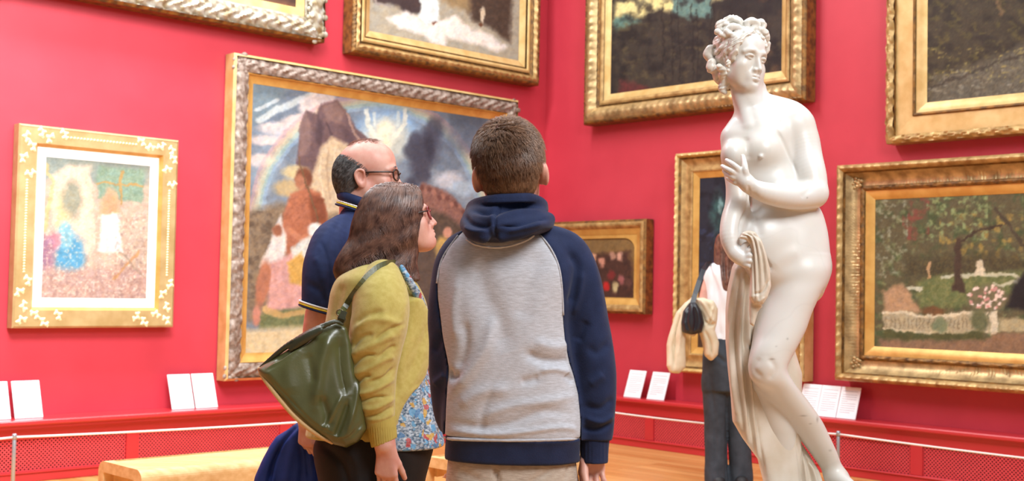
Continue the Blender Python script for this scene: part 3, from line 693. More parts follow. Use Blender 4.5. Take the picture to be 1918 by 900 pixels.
# right wall, upper middle
r5, w5, h5_ = picture('R', -7.312, -5.064, 2.725, 4.35, .10, [
    ('frame', 0, .10, .03, .12, .01, 'rope', .006, GD, 3), ('frame', .03, .12, .14, .10, .028, 'leaf', .01, GW, 8), ('frame', .14, .095, .16, .07, 0, None, 0, GD, 1),
    ('frame', .16, .085, .20, .08, .008, 'bead', .004, GG, 4), ('inner_slip', .20, .072, .255, .048, .004, None, 0, GP, 3)],
    .255, .046, pt_gorge, 'dark forest painting with a yellow evening sky behind the statue head', 'painting', 190)
# right wall, upper right
r6, w6, h6_ = picture('R', -4.412, -2.1, 2.35, 4.1, .09, [
    ('frame', 0, .09, .055, .085, .022, 'carve', .022, GG, 6), ('frame', .055, .085, .06, .07, 0, None, 0, GD, 1), ('frame', .06, .07, .185, .062, 0, None, 0, GP, 2),
    ('frame', .185, .07, .205, .066, .006, 'bead', .005, GD, 3), ('inner_slip', .205, .06, .275, .035, .006, None, 0, GP, 4)],
    .275, .033, pt_heath, 'dark moorland painting in a broad flat gold frame at top right', 'painting', 170)
# right wall garden picture, deep fluted frame
r7, w7, h7_ = picture('R', -4.768, -2.6, .674, 2.215, .15, [
    ('frame', 0, .15, .05, .15, .02, 'leaf', .012, GG, 6), ('frame', .05, .15, .06, .13, 0, None, 0, GD, 1), ('frame', .06, .13, .15, .075, -.022, 'flute', .006, GW, 8),
    ('frame', .15, .08, .185, .08, .012, 'carve', .006, GD, 4), ('inner_slip', .185, .075, .25, .05, .006, None, 0, GB, 4)],
    .25, .048, pt_garden, 'garden painting with balustrade and flowering bush in a deep fluted gold frame', 'painting', 230)
for zz in (.13, h7_-.13): corner_ornament(r7, -w7/2+.13, zz, .04, GW, .10, 9)
# small arched picture
r8, w8, h8_ = picture('R', -7.75, -6.61, 1.092, 1.888, .07, [
    ('frame', 0, .07, .02, .085, 0, 'rope', .004, GD, 2), ('frame', .02, .085, .075, .065, .012, 'leaf', .006, GG, 5), ('inner_slip', .075, .065, .125, .045, 0, None, 0, GB, 2)],
    .125, .030, pt_crowd, 'small brown group scene with an arched top beside the navy sleeve', 'painting', 110)
def arch_mount(root, Wd, Hd, ins, y, mt):
    x0, x1, z0, z1 = -Wd/2+ins, Wd/2-ins, ins, Hd-ins; s_ = .035
    r = .12; inner = [(x0+s_, z0+s_*.4), (x1-s_, z0+s_*.4)]
    for i in range(9): a = i/8*math.pi/2; inner.append((x1-s_-r+r*math.cos(a), z1-s_-r*.75+r*.75*math.sin(a)))
    for i in range(9): a = math.pi/2+i/8*math.pi/2; inner.append((x0+s_+r+r*math.cos(a), z1-s_-r*.75+r*.75*math.sin(a)))
    cx, cz = 0, (z0+z1)/2; outer = []
    for x, z in inner:
        dx, dz = x-cx, z-cz; k = min(abs((x1-cx)/dx) if dx else 9, abs((z1-cz)/dz) if dz else 9); outer.append((cx+dx*k, cz+dz*k))
    n = len(inner); V = [(x, -y, z) for x, z in inner]+[(x, -y, z) for x, z in outer]+[(x, -y+.012, z) for x, z in inner]
    F = [(i, (i+1) % n, n+(i+1) % n, n+i) for i in range(n)]+[(i, 2*n+i, 2*n+(i+1) % n, (i+1) % n) for i in range(n)]
    # corner fillers
    for (ax, az) in ((x0, z1), (x1, z1), (x0, z0), (x1, z0)):
        best = sorted(range(n), key=lambda i: (outer[i][0]-ax)**2+(outer[i][1]-az)**2)[:2]
        V.append((ax, -y, az)); F.append((n+best[0], n+best[1], len(V)-1))
    return obj('arched_spandrel', V, F, MT[mt], root, smooth=False, local=True)
arch_mount(r8, w8, h8_, .12, .042, GB)
# tall dark picture behind the statue
r9, w9, h9_ = picture('R', -6.288, -5.060, .64, 2.405, .10, [
    ('frame', 0, .10, .035, .10, .02, 'leaf', .012, GP, 5), ('frame', .035, .10, .05, .08, 0, None, 0, GD, 1), ('frame', .05, .085, .13, .07, -.015, 'flute', .004, GG, 6),
    ('inner_slip', .13, .072, .155, .07, .006, None, 0, GG, 3), ('inner_slip', .155, .066, .205, .045, 0, None, 0, GB, 2)],
    .205, .043, pt_night, 'tall dark painting hanging behind the marble statue', 'painting', 90)

# ================================================================ implicit modelling (smooth unions -> one surface)
def rx(a): c, s = math.cos(a), math.sin(a); return np.array([[1, 0, 0], [0, c, -s], [0, s, c]])
def ry(a): c, s = math.cos(a), math.sin(a); return np.array([[c, 0, s], [0, 1, 0], [-s, 0, c]])
def rz(a): c, s = math.cos(a), math.sin(a); return np.array([[c, -s, 0], [s, c, 0], [0, 0, 1]])
def crom(P, n):
    P = np.array(P, float); N = len(P)
    if N == 2: return np.array([P[0]*(1-t)+P[1]*t for t in np.linspace(0, 1, n+1)])
    Q = np.vstack([2*P[0]-P[1], P, 2*P[-1]-P[-2]]); out = []
    for i in range(N-1):
        a, b, c, d = Q[i:i+4]
        for t in np.linspace(0, 1, n, endpoint=False):
            out.append(.5*((2*b)+(c-a)*t+(2*a-5*b+4*c-d)*t*t+(3*b-a-3*c+d)*t**3))
    out.append(P[-1]); return np.array(out)
class Sdf:
    def __init__(s): s.p = []; s.R = np.eye(3); s.o = np.zeros(3); s.s = 1.0
    def frame(s, o=(0, 0, 0), R=None, sc=1.0):
        s.o = np.array(o, float); s.R = np.eye(3) if R is None else R; s.s = sc; return s
    def T(s, p): return s.o+s.s*(s.R@np.array(p, float))
    def add(s, f, lo, hi, k, op='u'): s.p.append((f, np.array(lo, float), np.array(hi, float), k, op)); return s
    def ell(s, c, r, k=.01, R=None, op='u'):
        c = s.T(c); r = np.array(r if hasattr(r, '__len__') else (r, r, r), float)*s.s; k = k*s.s
        M = (s.R if R is None else s.R@R).T
        def f(X, Y, Z):
            x, y, z = X-c[0], Y-c[1], Z-c[2]
            a = (M[0, 0]*x+M[0, 1]*y+M[0, 2]*z)/r[0]; b = (M[1, 0]*x+M[1, 1]*y+M[1, 2]*z)/r[1]; e = (M[2, 0]*x+M[2, 1]*y+M[2, 2]*z)/r[2]
            k0 = np.sqrt(a*a+b*b+e*e); k1 = np.sqrt((a/r[0])**2+(b/r[1])**2+(e/r[2])**2)+1e-9
            return k0*(k0-1)/k1
        m = r.max(); return s.add(f, c-m, c+m, k, op)
    def tube(s, pts, rad, k=.01, n=5, op='u', flat=None):
        """flat=(axis vector, factor): cross-section scaled by factor along axis"""
        P = np.array([s.T(p) for p in pts]); rad = np.array(rad if hasattr(rad, '__len__') else [rad]*len(P), float)*s.s; k = k*s.s
        if len(P) > 2: Q = crom(np.hstack([P, rad[:, None]]), n); P, rad = Q[:, :3], np.maximum(Q[:, 3], 1e-4)
        m = rad.max()*(1 if flat is None else max(1, flat[1]))
        if flat is not None: ax = s.R@np.array(flat[0], float); ax /= np.linalg.norm(ax); fk = flat[1]
        def f(X, Y, Z):
            d = None
            for i in range(len(P)-1):
                a, b = P[i], P[i+1]; ba = b-a; L = ba@ba+1e-12
                x, y, z = X-a[0], Y-a[1], Z-a[2]
                t = np.clip((x*ba[0]+y*ba[1]+z*ba[2])/L, 0, 1)
                x, y, z = x-t*ba[0], y-t*ba[1], z-t*ba[2]
                if flat is not None:
                    h = (x*ax[0]+y*ax[1]+z*ax[2])*(1/fk-1); x, y, z = x+h*ax[0], y+h*ax[1], z+h*ax[2]
                e = np.sqrt(x*x+y*y+z*z)-(rad[i]+(rad[i+1]-rad[i])*t)
                d = e if d is None else np.minimum(d, e)
            return d
        return s.add(f, P.min(0)-m, P.max(0)+m, k, op)
    def loft(s, rows, k=.01, n=2.2, op='u', rot=0., smooth=6):
        """rows: (z, cx, cy, half width x, half depth y) world units"""
        R_ = np.array(sorted(rows), float)
        if smooth and len(R_) > 2: R_ = crom(R_, smooth); R_ = R_[np.argsort(R_[:, 0])]
        z0, z1 = R_[0, 0], R_[-1, 0]; c, sn = math.cos(rot), math.sin(rot)
        def f(X, Y, Z):
            zz = np.clip(Z, z0, z1); g = [np.interp(zz, R_[:, 0], R_[:, i]) for i in range(1, 5)]
            x, y = X-g[0], Y-g[1]
            if rot: x, y = x*c+y*sn, -x*sn+y*c
            a, b = g[2], g[3]
            q = (np.abs(x/a)**n+np.abs(y/b)**n)**(1/n); d = (q-1)*np.minimum(a, b)
            e = np.abs(Z-zz)
            return np.where(e > 0, np.sqrt(np.maximum(d, 0)**2+e*e)*1.0+np.minimum(d, 0)*0, d)
        w = R_[:, 3].max(); h = R_[:, 4].max(); mm = max(w, h)
        return s.add(f, (R_[:, 1].min()-mm, R_[:, 2].min()-mm, z0), (R_[:, 1].max()+mm, R_[:, 2].max()+mm, z1), k, op)
    def plate(s, pts, yc, T, r=.01, k=.008, op='u', slope=(0, 0), tfun=None):
        """polygon in XZ extruded along Y with rounded rim; yc may slope with x,z"""
        P = np.array(pts, float)
        def f(X, Y, Z):
            x = np.broadcast_to(X, (X.shape[0], 1, Z.shape[2])); z = np.broadcast_to(Z, (X.shape[0], 1, Z.shape[2]))
            d = np.full(x.shape, 1e9); ins = np.zeros(x.shape, bool)
            for i in range(len(P)):
                a, b = P[i], P[(i+1) % len(P)]; ab = b-a
                t = np.clip(((x-a[0])*ab[0]+(z-a[1])*ab[1])/(ab@ab+1e-12), 0, 1)
                d = np.minimum(d, np.hypot(x-a[0]-t*ab[0], z-a[1]-t*ab[1]))
                cnd = (a[1] > z) != (b[1] > z)
                ins ^= cnd & (x < (b[0]-a[0])*(z-a[1])/((b[1]-a[1]) if abs(b[1]-a[1]) > 1e-12 else 1e-12)+a[0])
            d2 = np.where(ins, -d, d)
            TT = T if tfun is None else tfun(x, z, d2)
            y = np.abs(Y-yc-slope[0]*(x-P[:, 0].mean())-slope[1]*(z-P[:, 1].mean()))
            u, v = d2+r, y-TT+r
            return np.sqrt(np.maximum(u, 0)**2+np.maximum(v, 0)**2)+np.minimum(np.maximum(u, v), 0)-r
        ex = abs(slope[0])*np.ptp(P[:, 0])/2+abs(slope[1])*np.ptp(P[:, 1])/2+(T if tfun is None else T*1.6)
        return s.add(f, (P[:, 0].min(), yc-ex, P[:, 1].min()), (P[:, 0].max(), yc+ex, P[:, 1].max()), k, op)
    def grid(s, lo, hi, h):
        lo = np.array(lo, float); n = np.ceil((np.array(hi)-lo)/h).astype(int)+1
        ax = [(lo[i]+h*np.arange(n[i])).astype(np.float32) for i in range(3)]
        D = np.full(n, 1.0, np.float32)
        for f, a, b, k, op in s.p:
            mg = k+2.5*h
            i0 = np.maximum(np.floor((a-mg-lo)/h).astype(int), 0); i1 = np.minimum(np.ceil((b+mg-lo)/h).astype(int)+1, n)
            if (i1 <= i0).any(): continue
            sl = tuple(slice(i0[i], i1[i]) for i in range(3))
            X = ax[0][sl[0]][:, None, None]; Y = ax[1][sl[1]][None, :, None]; Z = ax[2][sl[2]][None, None, :]
            d = f(X, Y, Z).astype(np.float32); c = D[sl]; k = max(k, 1e-5)
            if op == 'u': hh = np.maximum(k-np.abs(c-d), 0)/k; D[sl] = np.minimum(c, d)-hh*hh*k*.25
            elif op == 's': hh = np.maximum(k-np.abs(c+d), 0)/k; D[sl] = np.maximum(c, -d)+hh*hh*k*.25
        return D, lo
def surfnet(D, lo, h):
    S = D < 0; n = D.shape
    c = np.zeros((n[0]-1, n[1]-1, n[2]-1), np.uint8)
    for a in (0, 1):
        for b in (0, 1):
            for e in (0, 1): c += S[a:n[0]-1+a, b:n[1]-1+b, e:n[2]-1+e]
    idx = np.argwhere((c > 0) & (c < 8))
    if len(idx) == 0: return np.zeros((0, 3)), np.zeros((0, 4), int)
    i, j, k = idx.T
    acc = np.zeros((len(idx), 3), np.float32); cnt = np.zeros(len(idx), np.float32)
    cor = [(a, b, e) for a in (0, 1) for b in (0, 1) for e in (0, 1)]
    val = {q: D[i+q[0], j+q[1], k+q[2]] for q in cor}
    for q in cor:
        for ax in range(3):
            if q[ax] == 0:
                r = list(q); r[ax] = 1; r = tuple(r)
                a, b = val[q], val[r]; m_ = (a < 0) != (b < 0)
                t = np.where(m_, a/(a-b+1e-12), 0)
                p = np.array(q, np.float32)[None, :].repeat(len(idx), 0); p[:, ax] = t
                acc += p*m_[:, None]; cnt += m_
    V = (idx+acc/cnt[:, None])*h+lo
    ids = np.full(c.shape, -1, np.int32); ids[i, j, k] = np.arange(len(idx))
    F = []
    for ax in range(3):
        sl0 = [slice(1, n[t]-1) for t in range(3)]; sl1 = list(sl0); sl0[ax] = slice(0, n[ax]-1); sl1[ax] = slice(1, n[ax])
        A, B = S[tuple(sl0)], S[tuple(sl1)]
        e = np.argwhere(A != B); off = np.ones(3, int); off[ax] = 0; e = e+off
        u, v = [t for t in range(3) if t != ax]
        def g(du, dv):
            q = e.copy(); q[:, u] += du; q[:, v] += dv; return ids[q[:, 0], q[:, 1], q[:, 2]]
        q = np.stack([g(-1, -1), g(0, -1), g(0, 0), g(-1, 0)], 1)
        ins = S[e[:, 0], e[:, 1], e[:, 2]]
        flip = ins if ax != 1 else ~ins
        q[~flip] = q[~flip][:, ::-1]; F.append(q)
    F = np.concatenate(F); F = F[(F >= 0).all(1)]
    return V, F
def bounds(sdf, pad=.02):
    u = [p for p in sdf.p if p[4] == 'u']
    return np.min([p[1] for p in u], 0)-pad, np.max([p[2] for p in u], 0)+pad
def clipbox(V, F, lo, hi, inside):
    c = V[F].mean(1); m_ = ((c > lo) & (c < hi)).all(1); return F[m_ if inside else ~m_]
def compact(V, F):
    used = np.zeros(len(V), bool); used[F.ravel()] = True; mp = np.cumsum(used)-1; return V[used], mp[F]
def relax(V, F, it=2, lam=.5):
    for _ in range(it):
        s_ = np.zeros_like(V); n_ = np.zeros(len(V))
        for a in range(4):
            b = (a+1) % 4
            for ax in range(3):
                s_[:, ax] += np.bincount(F[:, a], V[F[:, b], ax], len(V))+np.bincount(F[:, b], V[F[:, a], ax], len(V))
            n_ += np.bincount(F[:, a], minlength=len(V))+np.bincount(F[:, b], minlength=len(V))
        V = V+lam*(s_/np.maximum(n_, 1)[:, None]-V)
    return V
def mesh_sdf(sdf, h, fine=(), mod=None, it=1, lo=None, hi=None):
    """fine: list of (lo, hi, h) boxes meshed at their own resolution; mod(D,lo,h) may edit the field"""
    b0, b1 = bounds(sdf) if lo is None else (np.array(lo), np.array(hi))
    def one(l, u, hh):
        D, l = sdf.grid(l, u, hh)
        if mod is not None: D = mod(D, l, hh)
        V, F = surfnet(D, l, hh)
        return (relax(V, F, it), F) if it else (V, F)
    V, F = one(b0, b1, h); Vs, Fs = [], []
    for (l, u, hh) in fine: F = clipbox(V, F, np.array(l)+h*.6, np.array(u)-h*.6, False)
    Vs.append(V); Fs.append(F); n = len(V)
    for (l, u, hh) in fine:
        V2, F2 = one(np.array(l)-2*hh, np.array(u)+2*hh, hh); F2 = clipbox(V2, F2, np.array(l), np.array(u), True)
        Vs.append(V2); Fs.append(F2+n); n += len(V2)
    return compact(np.concatenate(Vs), np.concatenate(Fs))
def normals(V, F):
    a = np.cross(V[F[:, 2]]-V[F[:, 0]], V[F[:, 3]]-V[F[:, 1]]); N = np.zeros_like(V)
    for k in range(4):
        for ax in range(3): N[:, ax] += np.bincount(F[:, k], a[:, ax], len(V))
    return N/(np.linalg.norm(N, axis=1)[:, None]+1e-12)
def sculpt(V, F, strokes, mask=None):
    """strokes: (points traced in photo pixels, width px, amplitude m[, back]) raise (+) or sink (-) the side facing the camera"""
    N = normals(V, F); px, py = project(V); view = V-CAM; view /= np.linalg.norm(view, axis=1)[:, None]
    fac = np.clip(-(N*view).sum(1)*1.8, 0, 1); D = np.zeros(len(V))
    if mask is not None: fac = fac*mask
    for st in strokes:
        P = np.array(st[0], float); w, amp = st[1], st[2]
        if len(P) > 2: P = crom(P, 5)
        b0, b1 = P.min(0)-2.6*w, P.max(0)+2.6*w
        sel = np.where((px > b0[0]) & (px < b1[0]) & (py > b0[1]) & (py < b1[1]) & (fac > 0))[0]
        if len(sel) == 0: continue
        x, y = px[sel], py[sel]; d = np.full(len(sel), 1e9); tt = np.zeros(len(sel)); n = len(P)-1
        for i in range(n):
            a, b = P[i], P[i+1]; ab = b-a; t = np.clip(((x-a[0])*ab[0]+(y-a[1])*ab[1])/(ab@ab+1e-9), 0, 1)
            e = np.hypot(x-a[0]-t*ab[0], y-a[1]-t*ab[1]); m_ = e < d; d[m_] = e[m_]; tt[m_] = (i+t[m_])/n
        D[sel] += amp*np.exp(-(d/w)**2)*np.clip(np.minimum(tt, 1-tt)*5+.25, 0, 1)*fac[sel]
    return V+N*D[:, None]
def noise3(V, sc, seed=0):
    return (vn(V[:, 0]*sc+7.1, V[:, 2]*sc+V[:, 1]*sc*.7, seed)+vn(V[:, 1]*sc+3.3, V[:, 2]*sc-V[:, 0]*sc*.6, seed+5))-1
def pxrows(rows, Y, half=True):
    """rows (py, xL, xR, thickness m, y offset) traced at depth Y -> loft rows"""
    out = []
    for r in rows:
        yo = r[4] if len(r) > 4 else 0
        a, b = at(r[1], r[0], Y+yo), at(r[2], r[0], Y+yo)
        out.append(((a[2]+b[2])/2, (a[0]+b[0])/2, Y+(r[4] if len(r) > 4 else 0), (b[0]-a[0])/2, r[3]/2))
    return out
def pxpoly(pts, Y): return [(at(x, y, Y)[0], at(x, y, Y)[2]) for x, y in pts]
def P3(Y):
    return lambda x, y, dy=0.: at(x, y, Y+dy)

# ---- canonical head: face looks to -Y, +X is the sitter's left, origin between the ears at eye level
def head_sdf(S, o, R, sc=1.0, nose=1.0, jaw=1.0, ears=True, male=True, lids=True, chin=0., full=False, mw=1.0, brow=1.0):
    S.frame(o, R, sc)
    S.ell((0, .018, .030), (.075, .094, .082), .01)
    S.ell((0, -.030, .040), (.062, .052, .055), .03)
    S.ell((0, -.030, -.025), (.057, .052, .078), .03)
    for q in (-1, 1):
        S.tube([(q*.052*jaw, .008, -.045), (q*.046*jaw, -.02, -.078), (q*.016, -.062, -.1)], [.018, .016, .016], .025)
        S.ell((q*.040, -.056, -.030), (.019, .018, .016), .022)
        S.tube([(q*.012, -.084, .017), (q*.030, -.085, .022), (q*.050, -.068, .014)], [.007*brow, .0075*brow, .006*brow], .012+.01*(1-brow))
    S.ell((0, -.070, -.102+chin), (.019, .017, .015), .02)
    if full: [S.ell((q*.036, -.046, -.055), (.024, .022, .032), .025) for q in (-1, 1)]
    S.ell((0, -.077, -.068), (.026, .016, .024), .02)
    for q in (-1, 1): S.ell((q*.032, -.0905, -.001), (.017, .013, .0115), .011, op='s')
    S.tube([(0, -.066, .018), (0, -.072, -.005), (0, -.082, -.035)], [.011, .0115, .013], .006)
    for q in (-1, 1):
        S.ell((q*.0315, -.0705, -.001), (.0135, .0125, .0125), .0025)
        if lids:
            S.tube([(q*.018, -.0795, -.003), (q*.026, -.0838, .0052), (q*.036, -.083, .0048), (q*.046, -.0735, -.001)], [.0016, .0025, .0026, .0018], .003)
            S.tube([(q*.019, -.0795, -.004), (q*.027, -.0815, -.0088), (q*.037, -.0802, -.0085), (q*.046, -.0735, -.003)], [.0012, .0018, .0018, .0014], .003)
    S.tube([(0, -.082, .012), (0, -.090, -.008), (0, -.101*nose, -.028), (0, -.1065*nose, -.041)], [.0075, .0065, .0072, .0082], .012)
    for q in (-1, 1):
        S.ell((q*.0115, -.0925, -.0455), (.0078, .010, .0075), .006)
        S.ell((q*.006, -.0975, -.0515), (.0032, .0045, .003), .002, op='s')
    S.tube([(-.012, -.088, -.052), (0, -.094, -.053), (.012, -.088, -.052)], .004, .008)
    S.tube([(-.024*mw, -.0835, -.0690), (-.010*mw, -.0925, -.0655), (0, -.0935, -.067), (.010*mw, -.0925, -.0655), (.024*mw, -.0835, -.0690)], [.0025, .0048, .0045, .0048, .0025], .004)
    S.tube([(-.021*mw, -.084, -.0725), (0, -.0925, -.0775), (.021*mw, -.084, -.0725)], [.003, .0065, .003], .005)
    S.tube([(-.023*mw, -.087, -.0700), (0, -.0985, -.0712), (.023*mw, -.087, -.0700)], [.001, .0016, .001], .0025, op='s')
    S.ell((0, -.094, -.0875), (.016, .007, .005), .008, op='s')
    if ears:
        for q in (-1, 1):
            E = rz(q*-.35)@rx(-.2)
            S.ell((q*.078, .022, -.014), (.0065, .0175, .031), .006, R=E)
            S.ell((q*.083, .019, -.010), (.006, .009, .017), .004, R=E, op='s')
            S.tube([(q*.076, .008, -.008), (q*.083, .010, .010), (q*.087, .026, .015), (q*.087, .037, .002), (q*.083, .034, -.018), (q*.078, .020, -.036)], [.003, .0038, .004, .004, .0038, .005], .003)
    return S
# ---- canonical hand: wrist at origin, fingers to -Z, palm faces -Y, thumb on side q*X
def hand_sdf(S, o, R, sc=1.0, q=1, curl=(.3, .35, .4, .45), spread=.06, thumb=(.55, .25), slim=1.0, tcurl=.25, sub=True):
    S.frame(o, R, sc)
    X = [q*.028, q*.0095, -q*.009, -q*.026]; L = [(.043, .026, .021), (.048, .029, .022), (.044, .027, .022), (.034, .021, .019)]
    Kz = [-.090, -.094, -.090, -.082]; rr = np.array([.0092, .0095, .009, .0080])*slim
    S.tube([(0, 0, .03), (0, 0, -.005)], [.024*slim, .023*slim], .01, flat=((0, 1, 0), .8))
    for i in range(4):
        S.tube([(X[i]*.45, 0, -.004), (X[i], .002, Kz[i])], [.0150*slim, .0118*slim], .014, flat=((0, 1, 0), .95))
    for i in range(4):
        a = spread*(1.5-i)*q; p = np.array([X[i], .001, Kz[i]]); c = 0.0; pts = [p]
        for s_, l in enumerate(L[i]):
            c += curl[i]*(1.0, 1.15, .75)[s_] if not hasattr(curl[i], '__len__') else curl[i][s_]
            dr = np.array([math.sin(a), -math.sin(c), -math.cos(c)*math.cos(a)]); p = p+dr*l; pts.append(p)
        r0 = rr[i]
        for s_ in range(3):
            S.tube([pts[s_], pts[s_+1]], [r0*(1.0, .93, .86)[s_], r0*(.93, .86, .74)[s_]], .0035 if s_ == 0 else .0025)
        for s_ in (1, 2): S.ell(pts[s_]+np.array([0, .001, 0]), r0*.98, .002)
    t0, t1 = thumb
    p0 = np.array([q*.018, -.004, -.022]); d = np.array([q*math.sin(t0), -t1, -math.cos(t0)]); d /= np.linalg.norm(d)
    p1 = p0+d*.042; d2 = d+np.array([-q*.5*tcurl, -tcurl, -.3*tcurl]); d2 /= np.linalg.norm(d2); p2 = p1+d2*.033; d3 = d2+np.array([-q*.3*tcurl, -tcurl*.8, -.2]); d3 /= np.linalg.norm(d3); p3 = p2+d3*.026
    S.tube([p0, p1], [.016*slim, .0122*slim], .014); S.tube([p1, p2], [.0118*slim, .0102*slim], .004); S.tube([p2, p3], [.0102*slim, .0082*slim], .002)
    return S
# strands laid along a field
def strands(name, parent, mat_, D, lo, h, roots, dirf, steps, sl, rad, lift=0.0, jit=.25, hug=1.0, seed=1, taper=True, off=.001):
    r = np.random.default_rng(seed); P = roots.copy(); n = len(P)
    def samp(Q):
        g = (Q-lo)/h; g = np.clip(g, 0, np.array(D.shape)-2.001); i = g.astype(int); f = g-i; o = 0
        for a in (0, 1):
            for b in (0, 1):
                for c in (0, 1):
                    w = (f[:, 0] if a else 1-f[:, 0])*(f[:, 1] if b else 1-f[:, 1])*(f[:, 2] if c else 1-f[:, 2]); o = o+w*D[i[:, 0]+a, i[:, 1]+b, i[:, 2]+c]
        return o
    def grad(Q):
        G = np.stack([samp(Q+np.eye(3)[a]*h)-samp(Q-np.eye(3)[a]*h) for a in range(3)], 1); return G/(np.linalg.norm(G, axis=1)[:, None]+1e-9)
    ph = r.normal(size=(n, 3))*jit; path = [P.copy()]; nr = []
    for s_ in range(steps):
        G = grad(P); nr.append(G); d = dirf(P, s_/steps, ph, G); d = d+ph*.4
        d = d-G*(d*G).sum(1)[:, None]*hug; d /= np.linalg.norm(d, axis=1)[:, None]+1e-9
        P = P+d*sl+G*lift*sl
        v = samp(P); tgt = off+lift*sl*(s_+1)*1.0
        P = P-grad(P)*np.clip(v-tgt, -.03, .03)[:, None]*hug
        path.append(P.copy())
    nr.append(grad(P)); T_ = np.stack(path, 1); Nn = np.stack(nr, 1); K = steps+1
    tg = np.gradient(T_, axis=1); tg /= np.linalg.norm(tg, axis=2)[:, :, None]+1e-9
    B = np.cross(tg, Nn); B /= np.linalg.norm(B, axis=2)[:, :, None]+1e-9; Nn = np.cross(B, tg)
    rd = rad*(.7+.6*r.random(n))[:, None]*(np.clip((1-np.linspace(0, 1, K))*2.2+.12, 0, 1) if taper else np.ones(K))[None, :]
    V = np.stack([T_+(B*math.cos(a)+Nn*math.sin(a))*rd[:, :, None] for a in (math.pi/2, math.pi/2+2.1, math.pi/2+4.2)], 2)
    base = (np.arange(n)[:, None, None]*K*3+np.arange(K-1)[None, :, None]*3); j = np.arange(3)[None, None, :]; j2 = (j+1) % 3
    F = np.stack([base+j, base+j2, base+3+j2, base+3+j], -1).reshape(-1, 4)
    return obj(name, V.reshape(-1, 3), F, mat_, parent)

# ================================================================ marble statue
MT['marble'] = mat('white_marble', (226, 222, 212), .28, rgb2=(217, 208, 194), nscale=7, nlo=.4, nhi=.75, sss=.12, spec=.5, bump=.0004, bscale=40)
MT['marble_warm'] = mat('honey_marble', (210, 200, 186), .42, rgb2=(194, 178, 156), nscale=9, nlo=.4, nhi=.75, sss=.1, bump=.0004, bscale=40)
MT['marble_vein'] = mat('grey_vein', (150, 146, 142), .5)
MT['plinth'] = mat('plinth_stone', (214, 206, 196), .5, rgb2=(190, 182, 172), nscale=6)
YS = 4.25; A = P3(YS); K_ = 1/(FPX/YS)          # metres per px at the statue
base_z = at(1500, 940, YS)[2]
st = empty('statue', (at(1500, 940, YS)[0], YS, base_z), 'white marble statue of a standing woman holding drapery, head turned', 'statue')
def px_tube(S, Af, pts, k=.01, n=5, sc=None, flat=None, op='u'):
    sc = sc or K_
    S.frame(); return S.tube([Af(p[0], p[1], p[2]) for p in pts], [p[3]*sc for p in pts], k, n, op, flat)
S = Sdf()
S.loft(pxrows([(212, 1402, 1470, .12), (228, 1380, 1492, .15), (248, 1362, 1500, .175), (272, 1354, 1494, .19), (300, 1357, 1491, .20), (335, 1368, 1494, .19), (362, 1384, 1510, .185), (391, 1392, 1535, .19),
    (422, 1389, 1546, .205), (456, 1390, 1551, .23), (494, 1392, 1553, .25), (520, 1396, 1550, .25), (548, 1410, 1538, .20)], YS), .02, 2.3)
# far (viewer right) leg in front: thigh, knee, shin
S.loft(pxrows([(478, 1440, 1551, .20, -.01), (502, 1441, 1553, .22, -.02), (530, 1436, 1545, .21, -.03), (551, 1432, 1534, .20, -.04), (585, 1422, 1519, .18, -.055), (617, 1413, 1508, .165, -.07), (643, 1409, 1495, .15, -.085), (670, 1407, 1481, .135, -.095), (690, 1407, 1474, .125, -.10),
    (711, 1411, 1484, .125, -.09), (735, 1429, 1502, .13, -.06), (760, 1449, 1521, .13, -.035), (787, 1472, 1539, .125, -.01), (813, 1491, 1552, .11, .01), (843, 1514, 1566, .09, .03), (868, 1532, 1576, .075, .045), (888, 1543, 1590, .08, .05), (912, 1550, 1596, .08, .05), (926, 1552, 1598, .08, .05)], YS), .012, 2.1)
px_tube(S, A, [(1562, 890, .04, 17), (1584, 906, -.01, 15), (1606, 924, -.08, 12), (1622, 932, -.13, 8)], .02)
S.ell(A(1430, 686, -.125), (.034, .024, .05), .06)
# standing leg behind
S.loft(pxrows([(560, 1395, 1470, .12, .05), (640, 1390, 1455, .12, .03), (700, 1392, 1450, .13, -.015), (741, 1407, 1470, .13, -.005), (794, 1423, 1490, .13, .01), (817, 1430, 1493, .125, .02), (862, 1442, 1495, .10, .03), (893, 1450, 1496, .08, .03), (938, 1451, 1496, .085, .02)], YS), .01, 2.1)
px_tube(S, A, [(1474, 915, .03, 19), (1468, 930, -.05, 16), (1462, 938, -.13, 12), (1460, 942, -.17, 9)], .02)
# neck, shoulders
px_tube(S, A, [(1398, 150, 0, 28), (1400, 180, -.005, 28.5), (1407, 208, 0, 31), (1414, 232, 0, 40)], .02)
px_tube(S, A, [(1421, 165, .01, 14), (1424, 195, 0, 14), (1408, 232, -.05, 9)], .015)      # sternomastoid
px_tube(S, A, [(1380, 160, -.005, 12), (1392, 200, -.03, 11), (1402, 236, -.06, 8)], .015)
px_tube(S, A, [(1418, 198, .03, 27), (1448, 208, .03, 30), (1478, 220, .02, 33), (1488, 236, .0, 38)], .02)
px_tube(S, A, [(1402, 222, .02, 22), (1385, 240, .0, 23), (1375, 256, -.01, 24)], .02)

